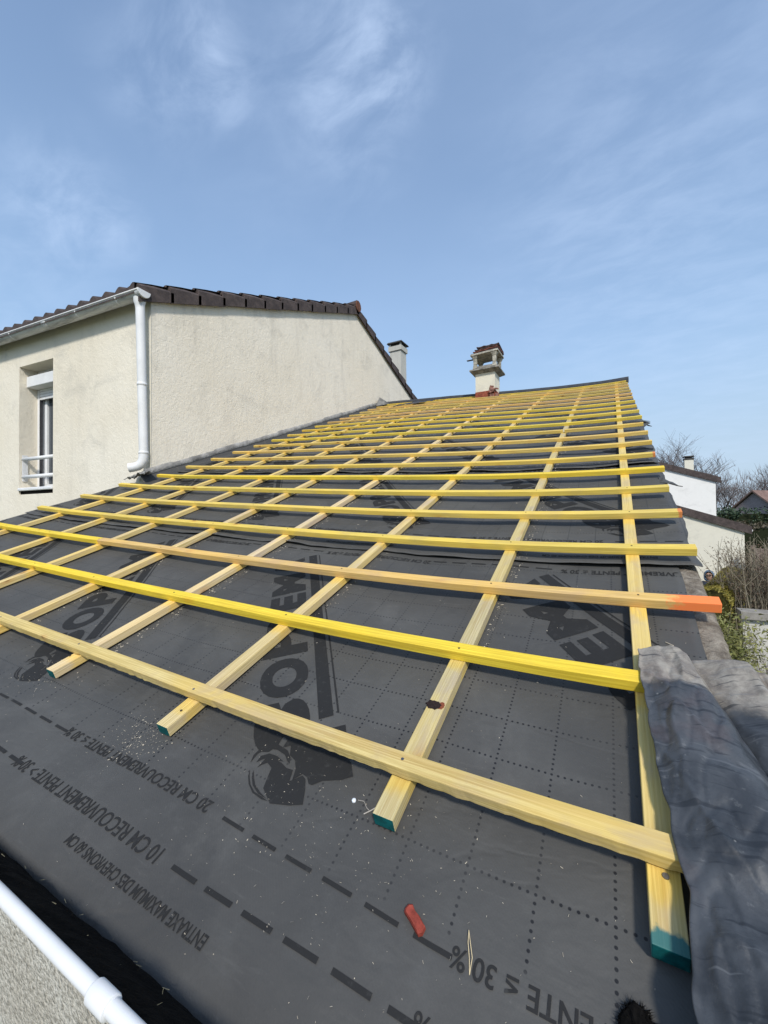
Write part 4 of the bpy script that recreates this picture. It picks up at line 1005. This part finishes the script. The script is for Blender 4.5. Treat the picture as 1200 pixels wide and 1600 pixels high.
t1, r1 = neighbour('tall white neighbour house with a cream chimney, beyond the right roof edge', 20, 27, 3.60, 1.86, -1.2, WHITE)
b = MB(); b.frust((2.83, 20.7), 2.0, 2.82, .155, .155, .155, .155); c_ = b.build('chimney', CREAM2, r1)
b = MB(); b.frust((2.83, 20.7), 2.80, 2.86, .175, .175, .175, .175); b.frust((2.83, 20.7), 2.86, 2.92, .11, .11, .11, .11); b.frust((2.83, 20.7), 2.92, 2.96, .19, .19, .17, .17); b.build('chimney_cap', simple('dark_cap', (.07, .065, .06)), c_)
t2, r2_ = neighbour('low cream neighbour house with brown verge tiles, behind the hooded person', 15, 19.8, 3.36, .02, -1.0, CREAM2)
b = MB(); b.tube([(3.50, 14.95, .0), (3.50, 19.9, .0)], .045, 10); b.build('gutter', PVC, r2_)
# garden fence, low wall with coping
fe = thing('fence', 'weathered pinkish board fence behind the leafless shrub, at the right edge', 'fence', (5.5, 14.5, GZ))
b = MB(); x = 3.45
random.seed(6)
while x < 9: b.box(x, x+.14, 14.5, 14.53, GZ, -.50+random.uniform(-.02, .02)); x += .15
b.build('boards', simple('pink_boards', (.25, .195, .165), .9, .2, .3, 5), fe)
for x in (3.4, 5.3, 7.2, 9.0): b = MB(); b.box(x, x+.09, 14.54, 14.63, GZ, -.42); b.build('post', simple('fence_post', (.25, .19, .15)), fe)
lw = thing('garden_wall', 'low pale garden wall with a grey flat coping, at the right edge', 'wall', (4, 9.1, GZ))
b = MB(); b.box(2.02, 7.5, 9.08, 9.28, GZ, -1.445); b.build('wall', crepi('pale_garden_render', (.50, .48, .43), (.62, .60, .54), .8, .3), lw)
b = MB(); b.box(1.98, 7.5, 9.0, 9.36, -1.445, -1.30); bevel(b.build('coping', simple('grey_coping', (.30, .28, .25), .9, .2, .2, 6, .3), lw), .01)

# ------------------------------------------------------------------ vegetation
BARK = simple('grey_brown_bark', (.13, .105, .08), .95, .1, .35, 20, .5, 40, .01)
TWIG = simple('hazed_brown_twigs', (.17, .14, .13), .95, .1, .3, 3)  # twig brown lightened to stand in for distance haze
PALET = simple('pale_stems', (.30, .26, .19), .95, .1, .3, 10)
def leafmat(name, a, b_):
    M = MatB(name, .6, .3); g = M.N('ShaderNodeObjectInfo'); t = M.tex(); n = M.noise(t, 3.5, 4, .65); M.color(M.mix(M.rng(n, .3, .7), a, b_)); return M.m
def bare_tree(name, label, loc, H, seed, spread=.5, group='bare winter trees', lev=5, kids=4, sc=1.):
    rnd = random.Random(seed); t = thing(name, label, 'tree', loc, group); L = Vector(loc)
    trunk, tw = MB(), MB()
    def br(p, d, l, r, k):
        pts = [p]; dd = d.copy(); n = 3
        for i in range(n):
            dd = (dd+Vector((rnd.gauss(0, .10), rnd.gauss(0, .10), rnd.gauss(.03, .06)))).normalized(); pts.append(pts[-1]+dd*l/n)
        (trunk if k < 2 else tw).tube(pts, [r, r*.9, r*.75, r*.6], 6 if k < 2 else 3, cap=k < 2)
        if k >= lev: return
        m = kids+(k > 1)
        for q in range(m):
            f = .45+.55*(q+rnd.random()*.6)/m; f = min(f, 1); idx = f*n; i0 = min(n-1, int(idx)); pp = pts[i0].lerp(pts[i0+1], idx-i0)
            a = rnd.uniform(0, 6.283); side = Vector((math.cos(a), math.sin(a), rnd.uniform(-.1, .5))).normalized()
            nd = (dd*(1-spread)+side*spread*(1.1 if k else .9)).normalized(); br(pp, nd, l*rnd.uniform(.58, .78), max(.004*sc, r*.50), k+1)
    br(Vector((0, 0, 0))+L, Vector((0, 0, 1)), H*.34, H*.017, 0)
    trunk.build('trunk', BARK, t); tw.build('crown', TWIG, t); return t
def copy_tree(t, loc, rz, s, label):
    r_ = t.copy(); COL.objects.link(r_); r_.location = loc; r_.rotation_euler = (0, 0, rz); r_.scale = (s, s, s); r_['label'] = label
    for c in t.children: d = c.copy(); COL.objects.link(d); d.parent = r_
    return r_
def gz(x, y): return (x, y, GZ)
ta = bare_tree('bare_tree', 'round-crowned bare tree right behind the cream chimney of the white house', gz(4.35, 34), 10.6, 3, .50, lev=5, kids=5)
tb = copy_tree(ta, gz(2.6, 35.5), 2.1, .97, 'bare tree left of the cream chimney, rising over the white house roof')
tw_ = bare_tree('bare_tree', 'tall bare tree at the left of the far wood, beside the white house corner', gz(9.3, 52), 9.6, 8, .45, group='bare trees of the far wood', lev=5, kids=4, sc=1.5)
tw2 = bare_tree('bare_tree', 'bare tree above the ridge of the red-roofed house, in the far wood', gz(14.6, 57), 10.5, 12, .42, group='bare trees of the far wood', lev=5, kids=4, sc=1.5)
TL = ['slender bare tree second from the left in the far wood', 'broad bare tree in the middle gap of the far wood', 'low dense bare tree in front of the far wood', 'leaning bare tree left of the red-roofed house', 'bare tree just right of the red roof in the far wood', 'farthest bare tree behind the wood, faint between the others', 'thick bare tree at the right rim of the picture', 'small bare tree directly over the evergreen hedge', 'bare tree behind the dormer of the red-roofed house', 'bare tree over the left corner of the evergreen hedge']
for i, (x, y, s) in enumerate(((10.9, 55, .95), (12.2, 50, .85), (10.2, 46, .66), (12.9, 53, .98), (17.2, 60, 1.0), (13.5, 70, 1.15), (16.2, 49, .95), (9.0, 42, .62), (18.6, 56, 1.), (8.4, 48, .72))):
    copy_tree(tw_ if i % 2 else tw2, gz(x, y), i*1.7, s, TL[i])
# far wood beyond, reads as a mass
random.seed(21); b = MB()
for i in range(9000):
    x = random.uniform(6, 60); y = random.uniform(75, 95); z = GZ+random.random()**.8*random.uniform(7, 10.5)
    d = Vector((random.gauss(0, .35), random.gauss(0, .2), 1)).normalized()*random.uniform(.5, 1.6); s_ = Vector((.03, 0, 0)); p = Vector((x, y, z)); b.add([p-s_, p+s_, p+d], [(0, 1, 2)])
tag(b.build('wood', simple('hazy_twigs', (.17, .14, .135), .95, .1)), 'brownish leafless wood on the skyline at the right edge', 'wood', kind='stuff')
def leafbox(name, label, cat, x0, x1, y0, y1, z0, z1, n, size, mat, seed, dirn=None, stems=None, mass=True, group=None):
    rnd = random.Random(seed); t = thing(name, label, cat, ((x0+x1)/2, (y0+y1)/2, GZ), group); b = MB()
    for i in range(n):
        a, c, e = rnd.random(), rnd.random(), rnd.random()
        if mass:  # near the surface
            k = rnd.randrange(4)
            if k == 0: a = rnd.random()*.08
            elif k == 1: c = rnd.random()*.12
            elif k == 2: e = 1-rnd.random()*.10
        p = Vector((x0+(x1-x0)*a, y0+(y1-y0)*c, z0+(z1-z0)*e)); p += Vector((nse(p.x*2, p.y*2, p.z*2), nse(p.y*2, p.z*2, 4), nse(p.x*1.7, p.y*1.7, 9)))*size*2.2
        d = Vector((rnd.gauss(0, 1), rnd.gauss(0, 1), rnd.gauss(.2, .8))).normalized(); q = d.cross(Vector((rnd.gauss(0, 1), rnd.gauss(0, 1), rnd.gauss(0, 1)))).normalized(); l = size*rnd.uniform(.5, 1.2)
        b.add([p-q*l*.32, p+d*l*.5, p+q*l*.32, p-d*l*.5], [(0, 1, 2, 3)])
    b.build('foliage', mat, t)
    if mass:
        c = MB(); g = size*1.2; c.box(x0+g, x1-g, y0+g, y1-g, GZ, z1-g*1.2); c.build('dark_core', simple(name+'_inner', (.02, .025, .012), .95, .1), t)  # solid dark core box filling the inside of the foliage
    return t
DG = leafmat('dark_evergreen', (.035, .065, .035), (.075, .105, .06)); leafbox('hedge', 'long dark evergreen hedge below the red-roofed house', 'hedge', 5.0, 22, 29, 30.5, GZ, .75, 9000, .17, DG, 1)
BR = leafmat('brown_scrub', (.055, .05, .03), (.12, .095, .06)); leafbox('scrub', 'brownish scrub bank between the fence and the dark hedge', 'shrub', 4.4, 12, 20.5, 22.5, GZ, .10, 9000, .13, BR, 2)
GO = leafmat('golden_conifer', (.13, .12, .018), (.30, .24, .05))
rnd = random.Random(5); t = thing('hedge', 'narrow golden yellow clipped hedge in front of the hooded person', 'hedge', (2.2, 11.5, GZ)); b = MB()
P0_, P1_ = Vector((1.62, 9.30, 0)), Vector((2.93, 14.3, 0)); dl = (P1_-P0_); nn_ = Vector((dl.y, -dl.x, 0)).normalized()
for i in range(9000):
    a = rnd.random(); th = rnd.uniform(-.3, 1)*math.pi; r_ = .27+rnd.gauss(0, .02); z = -1.30
    p = P0_+dl*a+nn_*r_*math.cos(th); p.z = z+.30*math.sin(th)+.05*nse(a*14, th) if th > 0 and th < math.pi else rnd.uniform(GZ, -1.3)
    d = Vector((rnd.gauss(0, 1), rnd.gauss(0, 1), rnd.gauss(.4, .8))).normalized(); q = d.cross(Vector((rnd.gauss(0, 1), rnd.gauss(0, 1), 1))).normalized(); l = .045*rnd.uniform(.5, 1.3)
    b.add([p-q*l*.35, p+d*l*.6, p+q*l*.35, p-d*l*.6], [(0, 1, 2, 3)])
b.build('foliage', GO, t)
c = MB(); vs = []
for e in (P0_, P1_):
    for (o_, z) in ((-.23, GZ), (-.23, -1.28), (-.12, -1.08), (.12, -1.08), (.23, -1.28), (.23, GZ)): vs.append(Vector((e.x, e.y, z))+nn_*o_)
c.add(vs, [(i, i+1, 7+i, 6+i) for i in range(5)]+[(5, 4, 3, 2, 1, 0), (6, 7, 8, 9, 10, 11)]); c.build('dark_core', simple('gold_inner', (.05, .045, .012), .95, .1), t)  # solid dark core under the golden foliage
def stems(name, label, cat, x0, x1, y0, y1, zb, zt, n, smat, lmat, nleaf, lsize, seed, lean=.18, rad=.008, leafband=(.2, 1.)):
    rnd = random.Random(seed); t = thing(name, label, cat, ((x0+x1)/2, (y0+y1)/2, zb)); st, lf = MB(), MB()
    for i in range(n):
        p = Vector((rnd.uniform(x0, x1), rnd.uniform(y0, y1), zb)); d = Vector((rnd.gauss(0, lean), rnd.gauss(0, lean), 1)).normalized(); L = (zt-zb)*rnd.uniform(.55, 1.05); pts = [p]
        for k in range(6): d = (d+Vector((rnd.gauss(0, .07), rnd.gauss(0, .07), .0))).normalized(); pts.append(pts[-1]+d*L/6)
        st.tube(pts, [rad*(1-.12*k) for k in range(7)], 4, cap=False)
        for f_ in range(5):
            k = rnd.randrange(2, 6); q = pts[k]; e = (d+Vector((rnd.gauss(0, .55), rnd.gauss(0, .55), .2))).normalized(); st.tube([q, q+e*L*.12, q+e*L*.22+Vector((0, 0, .02))], [rad*.4, rad*.3, rad*.2], 3, cap=False)
        for f_ in range(nleaf):
            u = rnd.uniform(*leafband)*6; k = min(5, int(u)); q = pts[k].lerp(pts[k+1], u-k)+Vector((rnd.gauss(0, .06), rnd.gauss(0, .06), rnd.gauss(0, .05)))*(L/1.2)
            e = Vector((rnd.gauss(0, 1), rnd.gauss(0, 1), rnd.gauss(-.1, .6))).normalized(); s_ = e.cross(Vector((rnd.gauss(0, 1), rnd.gauss(0, 1), 1))).normalized(); l = lsize*rnd.uniform(.6, 1.4)
            lf.add([q, q+e*l*.5+s_*l*.16, q+e*l, q+e*l*.5-s_*l*.16], [(0, 1, 2, 3)])
    st.build('stems', smat, t)
    if lf.v: lf.build('leaves', lmat, t)
    return t
BL = leafmat('withered_brown_leaves', (.08, .05, .035), (.18, .12, .08)); BG = leafmat('bamboo_green', (.10, .12, .025), (.26, .25, .09)); GR = leafmat('grass_green', (.05, .09, .015), (.14, .19, .05))
stems('shrub', 'leafless many-stemmed shrub with withered brown leaves behind the low wall', 'shrub', 2.0, 4.4, 9.7, 10.9, -1.9, .0, 260, PALET, BL, 34, .045, 31, .16, .011, (.45, 1.))
stems('bamboo', 'yellow-green bamboo clump growing up beside the right roof edge', 'bamboo', 1.12, 1.42, 6.6, 7.5, GZ, -.92, 110, PALET, BG, 170, .065, 32, .08, .004, (.15, 1.))
stems('rose_bush', 'thin twiggy bush with small green leaves in front of the pale garden wall', 'shrub', 2.1, 3.2, 8.0, 8.7, GZ, -1.5, 34, TWIG, BG, 26, .04, 33, .2, .006, (.2, 1.))
stems('grass_tuft', 'bright green tuft of long grass at the foot of the pale garden wall', 'grass', 1.5, 2.9, 6.6, 8.3, GZ, -2.05, 260, GR, GR, 24, .09, 34, .25, .003, (.1, 1.))
# red-roofed house far right
rh = thing('house', 'distant house with red tiled roof and grey gable, right edge above the hedge', 'house', (12.5, 47, GZ))
Mh = Matrix.Translation((13.6, 48.5, 0)) @ Matrix.Rotation(R(48), 4, 'Z')
b = MB(); hw, hl = 1.75, 4.5; ez, az = .70, 2.35
g = [(-hl, -hw, GZ), (-hl, -hw, ez), (-hl, 0, az), (-hl, hw, ez), (-hl, hw, GZ)]; vs = [Mh @ Vector(p) for p in g]+[Mh @ Vector((-x, y, z)) for x, y, z in g]
b.add(vs, [(4, 3, 2, 1, 0), (5, 6, 7, 8, 9), (0, 1, 6, 5), (3, 4, 9, 8)]); b.build('wall', simple('grey_pink_render', (.30, .25, .25), .9, .1), rh)
b = MB()
for s_ in (-1, 1):
    q = [(-hl-.25, s_*(hw+.3), ez-.16), (hl+.25, s_*(hw+.3), ez-.16), (hl+.25, 0, az+.06), (-hl-.25, 0, az+.06)]; vs = [Mh @ Vector(p) for p in q]+[Mh @ (Vector(p)+Vector((0, 0, .14))) for p in q]
    b.add(vs, [(0, 1, 2, 3), (7, 6, 5, 4), (0, 4, 5, 1), (1, 5, 6, 2), (3, 2, 6, 7), (0, 3, 7, 4)])
rr_ = b.build('roof', simple('faded_red_tile', (.22, .145, .12), .9, .1, .25, 2.5), rh)
b = MB(); b.box(-2.2, 0, -hw-.1, -.3, ez+.3, az-.35, Mh); dm = b.build('dormer', simple('dormer_grey', (.24, .23, .25)), rr_); b = MB(); b.box(-2.5, .3, -hw-.5, -.2, az-.35, az-.22, Mh); b.build('dormer_roof', simple('dormer_dark', (.07, .06, .06)), dm)
b = MB(); b.box(-1.8, -1.2, -hw-.12, -hw-.1, ez+.4, az-.5, Mh); b.build('window', GLASS, dm)
fl = thing('floodlight_pole', 'thin far pole carrying dark lamps, above the wood at the right edge', 'lamp pole', (24.6, 72, GZ))
b = MB(); b.tube([(24.6, 72, GZ), (24.6, 72, 6.6)], [.10, .07], 6); b.build('pole', simple('pole_grey', (.3, .3, .3)), fl)
b = MB(); b.box(24.1, 25.1, 71.9, 72.1, 6.5, 6.65)
for x in (24.15, 24.6, 25.05): b.frust((x, 72), 6.4, 6.75, .10, .10, .16, .10)
b.build('lamps', simple('lamp_dark', (.05, .05, .06)), fl)

# ------------------------------------------------------------------ hooded person in the garden
def skin(name, nodes, edges, mat, parent, sub=2, root=0):
    me = bpy.data.meshes.new(name); me.from_pydata([n[0] for n in nodes], edges, []); me.update(); o = bpy.data.objects.new(name, me); COL.objects.link(o); o.parent = parent
    md = o.modifiers.new('skin', 'SKIN'); md.use_smooth_shade = True
    for i, n in enumerate(nodes):
        r_ = n[1] if isinstance(n[1], tuple) else (n[1], n[1]); me.skin_vertices[0].data[i].radius = r_; me.skin_vertices[0].data[i].use_root = (i == root)
    s_ = o.modifiers.new('sub', 'SUBSURF'); s_.levels = s_.render_levels = sub; me.materials.append(mat); return o
SKINM = simple('skin', (.50, .30, .22), .6, .3, .1); JACK = simple('dark_navy_jacket', (.035, .045, .065), .85, .2, .25, 12, .4, 30, .01); HOOD = simple('blue_grey_hood', (.10, .16, .24), .85, .2, .25, 12, .4, 30, .01); TROU = simple('dark_trousers', (.05, .05, .055), .9, .1, .2, 10)
pz = GZ
per = thing('person', 'person in a blue-grey hood looking up from behind the golden hedge', 'person', (2.10, 12.5, pz)); per.rotation_euler = (0, 0, math.atan2(-.17, 1)*1 - .02)
z = lambda h: h
body = [((0, 0, .95), (.155, .11)), ((0, 0, 1.12), (.135, .10)), ((0, -.01, 1.32), (.165, .115)), ((0, -.005, 1.46), (.10, .07)), ((0, -.01, 1.53), .055), ((0, -.03, 1.60), (.072, .085)), ((0, -.035, 1.68), (.078, .095)), ((0, -.025, 1.745), (.055, .065)),
        ((.19, 0, 1.43), .058), ((.26, .01, 1.18), .046), ((.24, -.10, .95), .036), ((.23, -.14, .88), (.038, .02)), ((-.19, 0, 1.43), .058), ((-.26, .01, 1.18), .046), ((-.24, -.10, .95), .036), ((-.23, -.14, .88), (.038, .02)),
        ((.10, 0, .86), .092), ((.115, -.01, .50), .062), ((.12, .01, .10), .040), ((.125, -.12, .04), (.045, .03)), ((-.10, 0, .86), .092), ((-.115, -.01, .50), .062), ((-.12, .01, .10), .040), ((-.125, -.12, .04), (.045, .03))]
be = [(0, 1), (1, 2), (2, 3), (3, 4), (4, 5), (5, 6), (6, 7), (3, 8), (8, 9), (9, 10), (10, 11), (3, 12), (12, 13), (13, 14), (14, 15), (0, 16), (16, 17), (17, 18), (18, 19), (0, 20), (20, 21), (21, 22), (22, 23)]
for sx in (1, -1):
    w0 = 11 if sx > 0 else 15
    for k, (dx, l) in enumerate(((.028, .060), (.010, .070), (-.008, .066), (-.026, .052))):
        i = len(body); body.append(((sx*(.23)+dx, -.165, .845), .0095)); body.append(((sx*.23+dx, -.18, .845-l*.9), .008)); be += [(w0, i), (i, i+1)]
    i = len(body); body.append(((sx*.19, -.17, .87), .011)); body.append(((sx*.18, -.195, .83), .009)); be += [(w0, i), (i, i+1)]
skin('body', body, be, SKINM, per)
skin('jacket', [((0, 0, .90), (.175, .13)), ((0, 0, 1.12), (.16, .125)), ((0, -.01, 1.33), (.19, .14)), ((0, -.005, 1.47), (.12, .09)), ((.195, 0, 1.43), .078), ((.265, .01, 1.18), .064), ((.242, -.09, .97), .05), ((-.195, 0, 1.43), .078), ((-.265, .01, 1.18), .064), ((-.242, -.09, .97), .05)],
     [(0, 1), (1, 2), (2, 3), (3, 4), (4, 5), (5, 6), (3, 7), (7, 8), (8, 9)], JACK, per)
skin('trousers', [((0, 0, .93), (.165, .12)), ((.10, 0, .84), .105), ((.115, -.01, .50), .08), ((.12, .01, .10), .062), ((-.10, 0, .84), .105), ((-.115, -.01, .50), .08), ((-.12, .01, .10), .062)], [(0, 1), (1, 2), (2, 3), (0, 4), (4, 5), (5, 6)], TROU, per)
vs, fs = [], []; n = 24; rings = 14
for j in range(rings+1):
    ph = math.pi*(.10+.90*j/rings)
    for k in range(n): 
        a = 2*math.pi*k/n; x = .112*math.sin(ph)*math.cos(a); zz_ = .135*math.sin(ph)*math.sin(a); y = -.030-.125*math.cos(ph)
        vs.append((x*(1.15 if zz_ < -.05 else 1), y+.01, 1.675+zz_-(.03 if zz_ < -.08 else 0)))
fs = [(j*n+k, j*n+(k+1) % n, (j+1)*n+(k+1) % n, (j+1)*n+k) for j in range(3, rings) for k in range(n)]
me = bpy.data.meshes.new('hood'); me.from_pydata(vs, [], fs); me.materials.append(HOOD); me.polygons.foreach_set('use_smooth', [True]*len(fs)); ho = bpy.data.objects.new('hood', me); COL.objects.link(ho); ho.parent = per
sd = ho.modifiers.new('t', 'SOLIDIFY'); sd.thickness = .012; sd.offset = 1
for (nm, pts_, mt) in (('nose', [((0, -.125, 1.70), (.010, .010)), ((0, -.142, 1.665), (.015, .013))], SKINM), ('sunglasses', [((-.055, -.118, 1.69), .014), ((-.02, -.130, 1.69), .015), ((.02, -.130, 1.69), .015), ((.055, -.118, 1.69), .014)], BLACK), ('mouth', [((-.022, -.124, 1.622), .005), ((0, -.128, 1.62), .006), ((.022, -.124, 1.622), .005)], simple('lips', (.30, .12, .10), .5))):
    skin(nm, pts_, [(i, i+1) for i in range(len(pts_)-1)], mt, per, 1)
bpy.context.view_layer.update()
